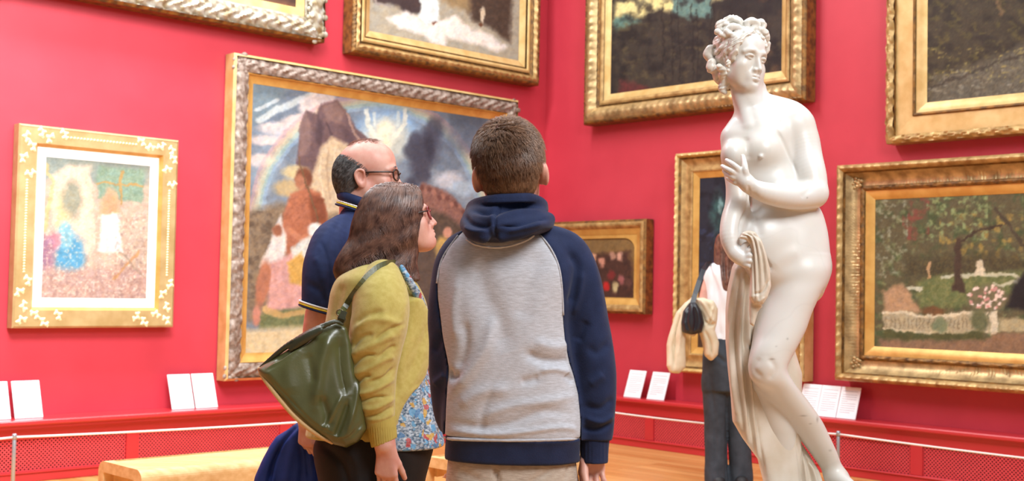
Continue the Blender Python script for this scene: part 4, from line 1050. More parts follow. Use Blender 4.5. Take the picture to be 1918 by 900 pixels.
# her left arm
px_tube(S, A, [(1486, 236, 0, 38), (1497, 262, -.01, 37), (1507, 295, -.03, 33), (1518, 330, -.06, 29.5), (1523, 360, -.08, 27)], .012)
px_tube(S, A, [(1523, 362, -.085, 27), (1500, 367, -.11, 25), (1470, 367, -.14, 22.5), (1435, 361, -.17, 19), (1408, 350, -.185, 15), (1398, 342, -.188, 14)], .012)
px_tube(S, A, [(1400, 343, -.188, 14), (1388, 330, -.185, 14.5), (1380, 320, -.18, 10)], .012, flat=((.3, 1, 0), .7))
for ps in ([(1399, 337, -.192, 7.5), (1396, 318, -.2, 6), (1394.5, 305, -.19, 5), (1391.5, 292, -.175, 4)],
           [(1388, 322, -.19, 7), (1377, 311, -.195, 5.5), (1369, 305, -.185, 4.8), (1361, 300, -.168, 4)],
           [(1384, 329, -.185, 6.5), (1371, 321, -.19, 5.3), (1361, 316, -.18, 4.8), (1353, 311, -.16, 4)],
           [(1384, 336, -.18, 6), (1372, 331, -.185, 5), (1363, 327, -.17, 4.5), (1356, 320, -.155, 4)],
           [(1388, 343, -.18, 5.5), (1378, 342, -.18, 4.8), (1370, 338, -.165, 4.3), (1363, 334, -.15, 3.8)]):
    px_tube(S, A, ps, .004, 4)
# her right arm
px_tube(S, A, [(1374, 258, -.01, 23.5), (1374, 300, -.03, 22), (1380, 345, -.06, 20.5), (1381, 384, -.08, 21.5)], .006)
px_tube(S, A, [(1381, 384, -.08, 21.5), (1371, 412, -.11, 20), (1367, 442, -.135, 18), (1373, 468, -.15, 14), (1384, 480, -.16, 13)], .008)
px_tube(S, A, [(1380, 476, -.16, 13), (1394, 486, -.165, 13), (1400, 487, -.17, 11)], .01, flat=((.2, 1, .2), .8))
for ps in ([(1396, 474, -.17, 6), (1404, 468, -.18, 5), (1410, 470, -.17, 4.5)], [(1397, 482, -.175, 6), (1406, 478, -.185, 5.2), (1411, 484, -.17, 4.5)],
           [(1396, 489, -.175, 6), (1405, 488, -.185, 5), (1409, 494, -.172, 4.4)], [(1394, 495, -.17, 5.6), (1402, 497, -.18, 4.8), (1405, 503, -.17, 4)],
           [(1388, 470, -.165, 7), (1396, 459, -.17, 5.8), (1405, 455, -.17, 4.8)]):
    px_tube(S, A, ps, .004, 4)
# torso forms
S.frame()
S.ell(A(1428, 283, -.075), (.052, .048, .050), .035); S.ell(A(1425.5, 293, -.121), (.0065, .006, .0065), .008)
S.ell(A(1372, 290, -.080), (.040, .045, .046), .03)
S.ell(A(1425, 455, -.075), (.085, .055, .10), .05); S.ell(A(1450, 350, -.055), (.075, .05, .06), .04)
S.ell(A(1414, 406, -.127), (.006, .02, .009), .012, op='s')
px_tube(S, A, [(1520, 500, .04, 34), (1505, 540, .05, 34)], .04)
# head
HR = rz(math.radians(33))@ry(math.radians(6))@rx(math.radians(4))
HO = A(1388, 112, 0.0)
head_sdf(S, HO, HR, .975, nose=.97, jaw=.93, ears=False, lids=True, chin=.006, full=True, mw=.8, brow=.8)
S.tube([(-.019, -.080, .001), (-.027, -.0862, .0035), (-.037, -.085, .003), (-.046, -.075, -.002)], [.002, .0042, .004, .002], .004); S.tube([(.019, -.080, .001), (.027, -.0862, .0035), (.037, -.085, .003), (.046, -.075, -.002)], [.002, .0042, .004, .002], .004)
S.frame()
V, F = mesh_sdf(S, .0028, it=2)
V = sculpt(V, F, [([(1402, 350), (1402, 384), (1390, 412), (1386, 436)], 3, -.008), ([(1443, 504), (1432, 485), (1424, 472)], 4, -.010), ([(1446, 500), (1470, 480), (1500, 470)], 14, .004),
    ([(1414, 410), (1420, 425), (1424, 445)], 7, -.003), ([(1408, 345), (1412, 375), (1414, 400)], 9, -.004), ([(1397, 255), (1399, 300)], 7, -.005),
    ([(1456, 246), (1468, 268), (1482, 300), (1494, 330)], 3.5, -.004), ([(1424, 668), (1412, 690), (1428, 708)], 6, -.004), ([(1440, 670), (1452, 690), (1440, 712)], 6, -.004),
    ([(1500, 370), (1520, 352)], 5, -.002)])
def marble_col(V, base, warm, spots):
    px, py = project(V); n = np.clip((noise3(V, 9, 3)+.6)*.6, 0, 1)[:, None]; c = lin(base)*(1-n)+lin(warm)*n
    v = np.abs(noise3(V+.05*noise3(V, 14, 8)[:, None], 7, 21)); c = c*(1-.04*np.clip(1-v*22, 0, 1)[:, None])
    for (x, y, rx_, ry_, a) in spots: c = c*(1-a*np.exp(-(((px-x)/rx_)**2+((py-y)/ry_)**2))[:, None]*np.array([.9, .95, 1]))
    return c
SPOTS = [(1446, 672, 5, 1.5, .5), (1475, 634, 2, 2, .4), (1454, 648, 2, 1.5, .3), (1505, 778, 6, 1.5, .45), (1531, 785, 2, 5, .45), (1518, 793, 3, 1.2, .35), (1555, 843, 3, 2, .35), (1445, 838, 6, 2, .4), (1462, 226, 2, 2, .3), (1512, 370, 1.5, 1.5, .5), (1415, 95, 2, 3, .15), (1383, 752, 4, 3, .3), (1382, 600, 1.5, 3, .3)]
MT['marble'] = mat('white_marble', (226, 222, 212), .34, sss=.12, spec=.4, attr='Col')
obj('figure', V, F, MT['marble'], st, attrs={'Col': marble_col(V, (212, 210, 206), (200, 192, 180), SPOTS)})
# hair: wavy locks combed back from a centre parting, knot on top, roll behind, ringlets on the nape
Hh = Sdf()
def hp(x, y, z): return HO+.985*(HR@np.array([x, y, z]))
Hh.frame(HO, HR, .975)
Hh.ell((0, .030, .034), (.080, .094, .084), .01)
def cast(D, lo, h, x, y, Y0, Y1, n=260):
    """first point where the pixel ray enters the field, or None"""
    Ys_ = np.linspace(Y0, Y1, n); P = np.array([at(x, y, q) for q in Ys_]); g = (P-lo)/h
    ok = ((g >= 0) & (g < np.array(D.shape)-1)).all(1); i = np.clip(np.round(g).astype(int), 0, np.array(D.shape)-1)
    v = np.where(ok, D[i[:, 0], i[:, 1], i[:, 2]], 1.); w = np.where(v < 0)[0]
    return P[w[0]] if len(w) else None
Bs = Sdf(); Bs.frame(HO, HR, .975); Bs.ell((0, .022, .033), (.082, .098, .087), .01); Bs.ell((0, -.03, .02), (.064, .054, .07), .03); Bs.frame()
_D, _lo = Bs.grid(HO-.14, HO+.14, .003)
Hh.frame()
def lock(pts, r, wave=0., k=.0028, lift=.2):
    Q = crom(np.array(pts, float), 4); out = []; rr = []; n = len(Q)
    for i, (x, y) in enumerate(Q):
        t = i/(n-1); d = Q[min(i+1, n-1)]-Q[max(i-1, 0)]; d = d/(np.hypot(*d)+1e-9)
        o = wave*math.sin(t*n*1.25); x2, y2 = x-d[1]*o, y+d[0]*o
        p = cast(_D, _lo, .003, x2, y2, YS-.16, YS+.12)
        if p is None: continue
        out.append(p+np.array([0, -K_*r*lift, 0])); rr.append(K_*r*(.75+.25*math.sin(math.pi*t)))
    if len(out) > 2: Hh.tube(out, rr, k, 1)
L_ = [[(1411, 60), (1400, 64), (1388, 75), (1379, 90), (1372, 105), (1360, 116)], [(1408, 58), (1394, 61), (1380, 72), (1370, 88), (1358, 102), (1346, 112)],
      [(1404, 56), (1388, 58), (1372, 68), (1360, 82), (1348, 94), (1338, 100)], [(1396, 55), (1378, 57), (1362, 66), (1350, 78), (1338, 88)],
      [(1384, 54), (1364, 58), (1350, 68), (1340, 78), (1333, 84)], [(1378, 100), (1370, 113), (1358, 124), (1346, 128)], [(1340, 100), (1336, 112), (1340, 124), (1350, 134)], [(1350, 112), (1344, 122), (1348, 136)],
      [(1364, 56), (1350, 62), (1341, 70), (1335, 80)], [(1362, 110), (1352, 118), (1346, 130), (1350, 142)], [(1360, 122), (1356, 132), (1358, 142)]]
for q_ in L_:
    lock(q_, 5.4, 1.3); lock([(x-2.5, y-4.5) for x, y in q_], 4.2, 1.3)
for q_ in ([(1416, 59), (1424, 66), (1431, 76), (1436, 90), (1438, 104)], [(1418, 56), (1428, 62), (1435, 74), (1438, 88)]): lock(q_, 4.2, 1.0)
HS = (Hh.frame(), )
hk = lambda x, y, dy, r: (x, y, dy, r)
for ps in ([(1350, 58, -.02, 7), (1345, 50, -.03, 6), (1352, 43, -.03, 6.5), (1362, 48, -.03, 6), (1356, 57, -.03, 5)],
           [(1358, 52, -.02, 7), (1360, 40, -.02, 7), (1372, 36, -.02, 8), (1384, 40, -.02, 7.5), (1388, 50, -.02, 6)],
           [(1364, 56, -.05, 6.5), (1374, 50, -.055, 7), (1386, 54, -.05, 6), (1380, 62, -.05, 6)],
           [(1398, 52, -.03, 6), (1400, 42, -.03, 7), (1410, 40, -.03, 7), (1418, 46, -.03, 6.5), (1411, 53, -.03, 6)],
           [(1414, 46, -.01, 6.5), (1424, 42, -.01, 7), (1430, 48, -.01, 6.5), (1426, 55, -.01, 5.5)],
           [(1410, 55, -.03, 5.5), (1424, 56, -.03, 6.5), (1434, 64, -.02, 7), (1436, 73, -.015, 5.5)],
           [(1360, 60, -.055, 6), (1374, 67, -.06, 6), (1390, 66, -.06, 5.5), (1404, 62, -.06, 5)],
           [(1344, 60, -.04, 6), (1354, 66, -.05, 6), (1362, 64, -.05, 5)],
           [(1432, 70, .0, 6), (1438, 84, .01, 5.5), (1436, 98, .012, 4.5)],
           [(1330, 92, .02, 8), (1326, 102, .02, 8.5), (1332, 112, .02, 8), (1340, 118, .01, 7)],
           [(1333, 118, .0, 8.5), (1332, 128, 0, 9), (1342, 132, 0, 8)], [(1342, 130, -.01, 8), (1344, 144, 0, 8.5), (1352, 152, 0, 8), (1358, 146, 0, 6)],
           [(1352, 140, -.02, 7), (1356, 156, -.01, 7.5), (1352, 166, -.01, 7), (1358, 173, -.01, 5)], [(1362, 138, -.03, 6), (1364, 152, -.02, 6), (1362, 164, -.01, 5)],
           [(1347, 125, -.04, 6), (1354, 132, -.04, 6.5), (1352, 142, -.03, 6)]):
    px_tube(Hh, A, ps, .003, 4)
Hh.ell(A(1364, 119, -.085), (.009, .007, .016), .004); Hh.ell(A(1364, 132, -.083), (.006, .005, .006), .003)
Hh.frame()
Hh.frame(HO, HR, .975); Hh.ell((0, -.100, -.035), (.046, .058, .115), .004, op='s'); Hh.ell((0, -.108, .03), (.030, .045, .050), .004, op='s'); Hh.frame()
lo_, hi_ = bounds(Hh)
V, F = mesh_sdf(Hh, .0022, it=1)
V = V+normals(V, F)*(.0016*noise3(V, 95, 4)+.0012*np.sin(noise3(V, 30, 6)*16))[:, None]
obj('hair', V, F, MT['marble'], st, attrs={'Col': marble_col(V, (210, 207, 200), (198, 188, 172), [])})
# drapery
Dp = Sdf()
Dp.plate(pxpoly([(1388, 470), (1372, 500), (1363, 540), (1359, 580), (1359, 640), (1363, 690), (1368, 735), (1372, 788), (1391, 820), (1421, 860), (1440, 935), (1462, 944), (1500, 944), (1505, 700), (1460, 560), (1420, 480)], YS), YS+.0, .052, .035, .01, slope=(.22, .02))
Dp.plate(pxpoly([(1488, 800), (1500, 830), (1514, 850), (1532, 880), (1553, 940), (1480, 944)], YS+.06), YS+.06, .04, .025, .01)
Dp.plate(pxpoly([(1384, 446), (1390, 435), (1402, 431), (1414, 434), (1426, 450), (1434, 474), (1441, 504), (1443, 536), (1437, 556), (1428, 570), (1412, 568), (1404, 556), (1406, 520), (1408, 480), (1404, 456), (1396, 448)], YS-.185), YS-.185, .024, .02, .012, slope=(-.1, 0))
Dp.plate(pxpoly([(1404, 548), (1424, 560), (1428, 574), (1418, 584), (1412, 612), (1405, 606), (1403, 575)], YS-.165), YS-.165, .016, .014, .008)
V, F = mesh_sdf(Dp, .0032, it=2)
fo = []
for (x0, x1, x2, y0, y1, w, a) in ((1378, 1366, 1378, 505, 770, 4, .010), (1386, 1376, 1392, 510, 800, 4, -.012), (1392, 1384, 1402, 515, 830, 4.5, .011), (1399, 1394, 1412, 520, 845, 4, -.012), (1404, 1404, 1424, 600, 870, 4.5, .010),
        (1409, 1410, 1432, 620, 890, 3.5, -.009), (1390, 1400, 1416, 640, 780, 4, .008), (1372, 1364, 1370, 560, 760, 3, -.008)):
    fo.append(([(x0, y0), (x1, (y0+y1)/2-20), (x2, y1)], w, a))
for k in range(5): fo.append(([(1494+k*4, 826+k*8), (1498+k*8, 865+k*4), (1502+k*10, 912)], 2.6, .008*(1 if k % 2 else -1)))
fo += [([(1398, 437), (1410, 442), (1417, 470), (1421, 510), (1422, 560)], 2.2, -.010), ([(1390, 440), (1402, 446), (1409, 475), (1412, 520), (1413, 560)], 2.0, -.009), ([(1408, 434), (1421, 448), (1429, 485), (1432, 530)], 2.0, -.008),
       ([(1415, 438), (1427, 460), (1436, 500), (1439, 535)], 1.6, .004), ([(1440, 524), (1428, 546), (1412, 550)], 2.5, -.006), ([(1432, 556), (1420, 566)], 2, .004), ([(1400, 640), (1408, 665), (1396, 690)], 3, -.008)]
V = sculpt(V, F, fo)
obj('drapery', V, F, MT['marble_warm'], st)
# small grey veins lie in the marble
mb = MB()
# base block carved with the statue
cx = at(1500, 940, YS)[0]
MB().lathe([(.27, -.06), (.275, -.05), (.275, -.012), (.262, 0), (.0, 0.001)], 48, (cx, YS, base_z)).build('base', MT['marble_warm'], st, smooth=False)
pt_ = empty('plinth', (cx, YS, 0), 'stone plinth under the marble statue, below the photo edge', 'plinth')
MB().box((cx-.38, YS-.38, base_z-.13), (cx+.38, YS+.38, base_z-.06), bev=.01).build('cap', MT['plinth'], pt_)
MB().box((cx-.33, YS-.33, .08), (cx+.33, YS+.33, base_z-.13), bev=.005).build('shaft', MT['plinth'], pt_)
MB().box((cx-.4, YS-.4, 0), (cx+.4, YS+.4, .08), bev=.01).build('foot', MT['plinth'], pt_)

# ================================================================ people
MT['skin'] = mat('skin', (214, 164, 146), .5, rgb2=(200, 144, 126), nscale=22, sss=.15, bump=.0002, bscale=260)
MT['skin_ruddy'] = mat('ruddy_skin', (212, 164, 148), .48, rgb2=(198, 138, 122), nscale=18, sss=.15, bump=.0002, bscale=260)
MT['navy'] = mat('navy_sweatshirt', (27, 38, 70), .85, rgb2=(22, 32, 62), nscale=30, bump=.0008, bscale=400, sheen=.08, spec=.25)
MT['heather'] = mat('heather_grey_jersey', (190, 192, 200), .9, rgb2=(164, 163, 168), nscale=190, nstretch=(.3, .3, 2.4), nlo=.3, nhi=.7, bump=.0006, bscale=350, sheen=.2, spec=.2)
MT['joggers'] = mat('heather_beige_jersey', (186, 172, 158), .9, rgb2=(158, 142, 128), nscale=190, nstretch=(.3, .3, 2.4), nlo=.3, nhi=.7, bump=.0006, bscale=350, spec=.2)
MT['hair_boy'] = mat('short_brown_hair', (106, 76, 56), .38, rgb2=(144, 108, 82), nscale=60, spec=.6)
MT['hair_woman'] = mat('wavy_brown_hair', (78, 50, 42), .32, rgb2=(126, 90, 74), nscale=38, spec=.7)
MT['hair_grey'] = mat('dark_grey_hair', (66, 62, 62), .4, rgb2=(120, 118, 118), nscale=60, spec=.5)
MT['hair_red'] = mat('thin_auburn_hair', (132, 84, 66), .5)
MT['mustard'] = mat('mustard_knit', (184, 168, 98), .95, rgb2=(174, 157, 84), nscale=60, bump=.0009, bscale=500, sheen=.25, spec=.2)
MT['rib'] = mat('mustard_rib', (178, 160, 84), .95, bump=.0015, bscale=160, bstretch=(3, 3, .1), spec=.2)
MT['polo'] = mat('navy_pique', (32, 44, 82), .8, rgb2=(26, 37, 72), nscale=40, bump=.0006, bscale=420, spec=.3)
MT['yellow'] = mat('yellow_trim', (232, 208, 60), .7); MT['white_trim'] = mat('white_trim', (232, 234, 238), .7)
MT['olive'] = mat('olive_leather', (84, 86, 48), .36, rgb2=(74, 76, 40), nscale=12, bump=.0003, bscale=160, spec=.6, coat=.15)
MT['olive_dark'] = mat('dark_olive_leather', (50, 52, 34), .4, bump=.0005, bscale=160)
MT['tan'] = mat('tan_leather_edge', (196, 160, 108), .6)
MT['brass'] = mat('dark_brass', (120, 110, 84), .3, .9)
MT['black_cloth'] = mat('black_trousers', (34, 29, 28), .8, rgb2=(27, 23, 22), nscale=10, bump=.0006, bscale=300, spec=.25)
MT['jacket'] = mat('blue_jacket_cloth', (36, 60, 136), .7, rgb2=(30, 50, 118), nscale=12, bump=.0004, bscale=300, spec=.3)
MT['frame_dark'] = mat('dark_tortoiseshell', (44, 30, 26), .25); MT['frame_red'] = mat('red_black_frame', (120, 20, 30), .25)
MT['shoe'] = mat('dark_shoe', (38, 36, 38), .6); MT['trainer'] = mat('white_trainer', (220, 220, 220), .6)
MT['white_top'] = mat('white_top', (236, 236, 238), .85); MT['denim'] = mat('dark_denim', (62, 70, 80), .85, rgb2=(46, 53, 62), nscale=14, bump=.0006, bscale=300)
MT['cream_coat'] = mat('cream_coat', (218, 206, 180), .85, rgb2=(206, 190, 160), nscale=10); MT['black_bag'] = mat('black_nylon', (28, 29, 36), .35, spec=.6)
def glass_mat():
    m = bpy.data.materials.new('lens_glass'); m.use_nodes = True; b = m.node_tree.nodes['Principled BSDF']
    b.inputs['Base Color'].default_value = (.95, .92, .92, 1); b.inputs['Roughness'].default_value = .02; b.inputs['Transmission Weight'].default_value = 1.; b.inputs['IOR'].default_value = 1.05
    return m
MT['lens'] = glass_mat()
def blouse_mat():
    m = bpy.data.materials.new('printed_blouse'); m.use_nodes = True; nt = m.node_tree; N = nt.nodes; L = nt.links; b = N['Principled BSDF']; b.inputs['Roughness'].default_value = .8
    tc = N.new('ShaderNodeTexCoord'); n = N.new('ShaderNodeTexNoise'); n.inputs['Scale'].default_value = 110; n.inputs['Detail'].default_value = 5
    mp = N.new('ShaderNodeMapping'); mp.inputs['Scale'].default_value = (.9, .9, 1.5); L.new(tc.outputs['Object'], mp.inputs[0]); L.new(mp.outputs[0], n.inputs['Vector'])
    cr = N.new('ShaderNodeValToRGB'); el = cr.color_ramp.elements
    el[0].position = .38; el[0].color = (*lin((62, 84, 106)), 1); el[1].position = .66; el[1].color = (*lin((186, 196, 206)), 1)
    L.new(n.outputs['Fac'], cr.inputs[0]); prev = cr.outputs[0]
    for i, (sc, thr, cols) in enumerate(((34, .40, None), )):
        v = N.new('ShaderNodeTexVoronoi'); v.inputs['Scale'].default_value = sc; v.inputs['Randomness'].default_value = .8; nz = N.new('ShaderNodeTexNoise'); nz.inputs['Scale'].default_value = 30; L.new(tc.outputs['Object'], nz.inputs['Vector'])
        ad = N.new('ShaderNodeMixRGB'); ad.blend_type = 'ADD'; ad.inputs[0].default_value = .045; L.new(tc.outputs['Object'], ad.inputs[1]); L.new(nz.outputs['Color'], ad.inputs[2]); L.new(ad.outputs[0], v.inputs['Vector'])
        c2 = N.new('ShaderNodeValToRGB'); c2.color_ramp.interpolation = 'CONSTANT'; e = c2.color_ramp.elements
        e[0].position = 0; e[0].color = (*lin((172, 52, 44)), 1); e[1].position = .25; e[1].color = (*lin((70, 120, 168)), 1)
        x = e.new(.55); x.color = (*lin((196, 150, 40)), 1); x = e.new(.72); x.color = (*lin((90, 150, 190)), 1)
        sp = N.new('ShaderNodeSeparateColor'); L.new(v.outputs['Color'], sp.inputs[0]); L.new(sp.outputs[0], c2.inputs[0])
        lt = N.new('ShaderNodeMath'); lt.operation = 'LESS_THAN'; lt.inputs[1].default_value = thr; L.new(v.outputs['Distance'], lt.inputs[0])
        mu = N.new('ShaderNodeMath'); mu.operation = 'MULTIPLY'; mu.inputs[1].default_value = .8; L.new(lt.outputs[0], mu.inputs[0]); mx = N.new('ShaderNodeMixRGB'); L.new(mu.outputs[0], mx.inputs[0]); L.new(prev, mx.inputs[1]); L.new(c2.outputs[0], mx.inputs[2]); prev = mx.outputs[0]
    L.new(prev, b.inputs['Base Color']); return m
MT['blouse'] = blouse_mat()
def plaid_mat():
    m = bpy.data.materials.new('red_plaid'); m.use_nodes = True; nt = m.node_tree; N = nt.nodes; L = nt.links; b = N['Principled BSDF']; b.inputs['Roughness'].default_value = .85
    tc = N.new('ShaderNodeTexCoord'); w1 = N.new('ShaderNodeTexWave'); w1.inputs['Scale'].default_value = 30; w2 = N.new('ShaderNodeTexWave'); w2.bands_direction = 'Z'; w2.inputs['Scale'].default_value = 30
    L.new(tc.outputs['Object'], w1.inputs[0]); L.new(tc.outputs['Object'], w2.inputs[0])
    mx = N.new('ShaderNodeMixRGB'); mx.inputs[0].default_value = .5; L.new(w1.outputs[0], mx.inputs[1]); L.new(w2.outputs[0], mx.inputs[2])
    cr = N.new('ShaderNodeValToRGB'); cr.color_ramp.elements[0].color = (*lin((160, 30, 40)), 1); cr.color_ramp.elements[0].position = .35; cr.color_ramp.elements[1].color = (*lin((226, 220, 214)), 1); cr.color_ramp.elements[1].position = .75
    L.new(mx.outputs[0], cr.inputs[0]); L.new(cr.outputs[0], b.inputs['Base Color']); return m
MT['plaid'] = plaid_mat()

def ribbon(name, pts, w, t, mt, parent, side=None):
    pts = [np.array(p, float) for p in pts]; V = []; F = []; n = len(pts)
    for i, p in enumerate(pts):
        d = pts[min(i+1, n-1)]-pts[max(i-1, 0)]; d /= np.linalg.norm(d); v = (p-CAM)/np.linalg.norm(p-CAM) if side is None else np.array(side)
        s_ = np.cross(d, v); s_ /= np.linalg.norm(s_); nn = np.cross(s_, d)
        for a, b in ((-1, -1), (1, -1), (1, 1), (-1, 1)): V.append(p+s_*a*w/2+nn*b*t/2)
    for i in range(n-1):
        for k in range(4): F.append((i*4+k, i*4+(k+1) % 4, i*4+4+(k+1) % 4, i*4+4+k))
    F += [(3, 2, 1, 0), tuple(4*(n-1)+k for k in range(4))]
    return obj(name, V, F, MT[mt], parent, smooth=False)
def cut(fn):
    """field editor: keep only where fn(X,Y,Z) < 0"""
    def g(D, lo, h):
        X = (lo[0]+h*np.arange(D.shape[0]))[:, None, None]; Y = (lo[1]+h*np.arange(D.shape[1]))[None, :, None]; Z = (lo[2]+h*np.arange(D.shape[2]))[None, None, :]
        return np.maximum(D, fn(X, Y, Z)).astype(np.float32)
    return g
def curve_x(pts, Y):
    """seam traced in pixels -> function x(z)"""
    q = np.array(sorted([(at(x, y, Y)[2], at(x, y, Y)[0]) for x, y in pts])); return lambda Z: np.interp(Z, q[:, 0], q[:, 1])
def cloth(V, amp, sc, seed=0):
    N = normals(V[0], V[1]); return V[0]+N*(amp*noise3(V[0], sc, seed))[:, None]
def glasses(root, o, R, sc, mt, rim=.0022, tall=1., temple=None):
    g2s = []
    def w(p): return o+sc*(R@np.array(p))
    g = MB()
    for q in (-1, 1):
        g2 = MB(); g2s.append(g2)
        pts = [w((q*.033+.0235*math.cos(a)*(1 if abs(math.cos(a)) > .5 else 1), -.098+.012*abs((q*.033+.0235*math.cos(a))/.056)**2, -.004+.0185*tall*np.sign(math.sin(a))*abs(math.sin(a))**.7)) for a in np.linspace(0, 2*math.pi, 25)[:-1]]
        g.tube(pts, rim*sc, 6, closed=True)
        (g2 if temple else g).tube([w((q*.056, -.088, .004)), w((q*.070, -.070, .005)), w((q*.078, -.03, .006)), w((q*.0795, .004, .006))], rim*sc*.95, 6)
    g.tube([w((-.011, -.100, .002)), w((0, -.104, .005)), w((.011, -.100, .002))], rim*sc, 6)
    fr = g.build('glasses', MT[mt], root, smooth=True)
    if temple:
        for g2 in g2s: g2.build('temple_arm', MT[temple], fr, smooth=True)
    for q in (-1, 1):
        V = [w((q*.033, -.0965, -.004))]+[w((q*.033+.022*math.cos(a), -.0965+.012*abs((q*.033+.022*math.cos(a))/.056)**2, -.004+.017*tall*np.sign(math.sin(a))*abs(math.sin(a))**.7)) for a in np.linspace(0, 2*math.pi, 21)[:-1]]
        obj('lens', V, [(0, 1+i, 1+(i+1) % 20) for i in range(20)], MT['lens'], fr, smooth=True)
    return fr
def shoes(root, pts, mt):
    for (x, y, dx, dy) in pts:
        s_ = Sdf(); d = np.array([dx, dy, 0.]); d /= np.linalg.norm(d); p = np.array([x, y, 0.])
        s_.tube([p-d*.05+(0, 0, .045), p+d*.04+(0, 0, .042), p+d*.15+(0, 0, .03)], [.045, .045, .028], .02)
        V, F = mesh_sdf(s_, .008, mod=cut(lambda X, Y, Z: -Z)); obj('shoe', V, F, MT[mt], root)

# ---------------------------------------------------------------- boy in the two-colour hoodie
YB = 3.16; B = P3(YB); kb = YB/FPX; zf = 0.
boy = empty('person', (at(958, 800, YB)[0], YB, 0), 'person seen from behind in a grey hoodie with navy raglan sleeves and navy hood', 'person')
bo = at(956, 319, YB); bR = ry(math.radians(-7))@rz(math.radians(176))@rx(math.radians(-9))
Sb = Sdf(); head_sdf(Sb, bo, bR, 1.0)
for q in (-1, 1): Sb.ell((q*.088, .024, -.016), (.0085, .017, .031), .006, R=rz(q*-.5))
Sb.frame()
px_tube(Sb, B, [(954, 335, .01, 44), (958, 375, 0, 43), (960, 420, 0, 48), (960, 450, 0, 60)], .02, sc=kb)
Sb.loft(pxrows([(440, 890, 1030, .15), (500, 850, 1070, .17), (650, 855, 1055, .18), (850, 860, 1060, .18)], YB), .03)
HB = P3(YB)
for side in (1, -1):
    if side == 1: pts = [(1050, 475, 0, 30), (1100, 600, 0, 30), (1118, 720, 0, 26), (1112, 815, 0, 20)]
    else: pts = [(870, 480, 0, 30), (842, 600, 0, 28), (845, 710, .02, 24), (860, 800, .08, 20)]
    px_tube(Sb, B, pts, .02, sc=kb)
for x0 in (900, 1018):
    px_tube(Sb, B, [(x0, 850, 0, 55), (x0, 1130, .0, 42), (x0, 1420, 0, 28)], .02, sc=kb)
hR = rz(math.radians(14))@ry(math.radians(2))
hand_sdf(Sb, at(1112, 822, YB), hR, .93, q=-1, curl=(.62, .66, .62, .6), thumb=(.30, .35), tcurl=.35)
Lh = rz(math.radians(-160)); hand_sdf(Sb, at(862, 812, YB+.09), Lh, .93, q=-1, curl=(.5, .5, .5, .5)); Sb.frame()
hb = (bo-np.array([.12, .15, .17]), bo+np.array([.12, .15, .15]))
hh = (at(1060, 930, YB)-np.array([0, .12, 0]), at(1150, 845, YB)+np.array([0, .1, 0]))
V, F = mesh_sdf(Sb, .011, [(hb[0], hb[1], .0028), (hh[0], hh[1], .0024)], it=1)
obj('body', V, F, MT['skin'], boy)
# hoodie
Hd = Sdf()
Hd.loft(pxrows([(422, 925, 1000, .12, -.01), (436, 880, 1030, .16), (452, 852, 1060, .19), (478, 832, 1080, .21), (520, 820, 1086, .235), (600, 820, 1070, .25), (692, 828, 1078, .255), (770, 826, 1092, .26), (812, 828, 1096, .262), (826, 831, 1092, .25), (872, 831, 1087, .235)], YB), .02, 2.5)
px_tube(Hd, B, [(985, 440, -.01, 24), (1030, 455, -.01, 33), (1062, 478, 0, 42), (1082, 520, 0, 42), (1094, 575, 0, 41), (1106, 640, 0, 41), (1116, 700, -.005, 38), (1119, 760, -.01, 34), (1117, 806, -.012, 31.5), (1116, 822, -.012, 30)], .02, sc=kb)
px_tube(Hd, B, [(930, 440, -.01, 24), (890, 455, -.01, 30), (863, 478, 0, 38), (850, 525, 0, 41), (842, 590, 0, 40), (840, 650, 0, 37), (840, 712, .01, 36), (845, 765, .03, 34), (856, 800, .07, 30)], .02, sc=kb)
xr_ = curve_x([(1003, 425), (1012, 438), (1022, 450), (1036, 472), (1046, 495), (1051, 520), (1054, 560), (1055, 600), (1058, 640), (1068, 680), (1076, 705), (1084, 740), (1089, 790), (1090, 900)], YB-.1)
xl_ = curve_x([(870, 425), (862, 433), (836, 468), (822, 495), (817, 530), (818, 562), (829, 636), (839, 692), (836, 740), (834, 768), (831, 821), (828, 900)], YB-.1)
zhem = at(960, 823, YB-.12)[2]; zneck = at(960, 425, YB)[2]; zbot = at(960, 871, YB-.11)[2]
boyf = [([(1080, 668), (1050, 676), (1010, 672), (985, 660)], 9, -.010), ([(1070, 700), (1040, 690), (1010, 694)], 6, .006), ([(1075, 715), (1060, 700)], 7, -.008), ([(1010, 708), (975, 716)], 8, -.006),
        ([(850, 735), (885, 690), (915, 640), (925, 590)], 11, .009), ([(838, 690), (848, 706), (862, 700)], 7, -.010), ([(860, 760), (900, 735), (960, 728)], 12, .006), ([(870, 600), (872, 650), (858, 690)], 9, -.006),
        ([(890, 480), (905, 540), (930, 600), (950, 660)], 22, -.009), ([(1010, 470), (990, 540), (975, 600)], 20, -.006), ([(845, 790), (900, 800), (960, 790), (1020, 770), (1075, 775)], 9, -.005), ([(850, 806), (940, 812), (1050, 800), (1082, 806)], 6, .005),
        ([(1075, 640), (1040, 650), (1000, 640)], 10, .006), ([(900, 780), (960, 760), (1030, 750), (1080, 740)], 9, .005), ([(925, 720), (905, 770), (900, 815)], 8, -.004), ([(860, 520), (850, 580), (856, 640)], 9, .005)]
V, F = mesh_sdf(Hd, .0036, it=5, mod=cut(lambda X, Y, Z: np.maximum(np.maximum(X-xr_(Z)+.0002, xl_(Z)+.0008-X), np.maximum(zhem+.0002-Z, -1))))
V = sculpt(V, F, boyf); V = cloth((V, F), .0022, 16, 3)
hoodie = obj('hoodie', V, F, MT['heather'], boy)
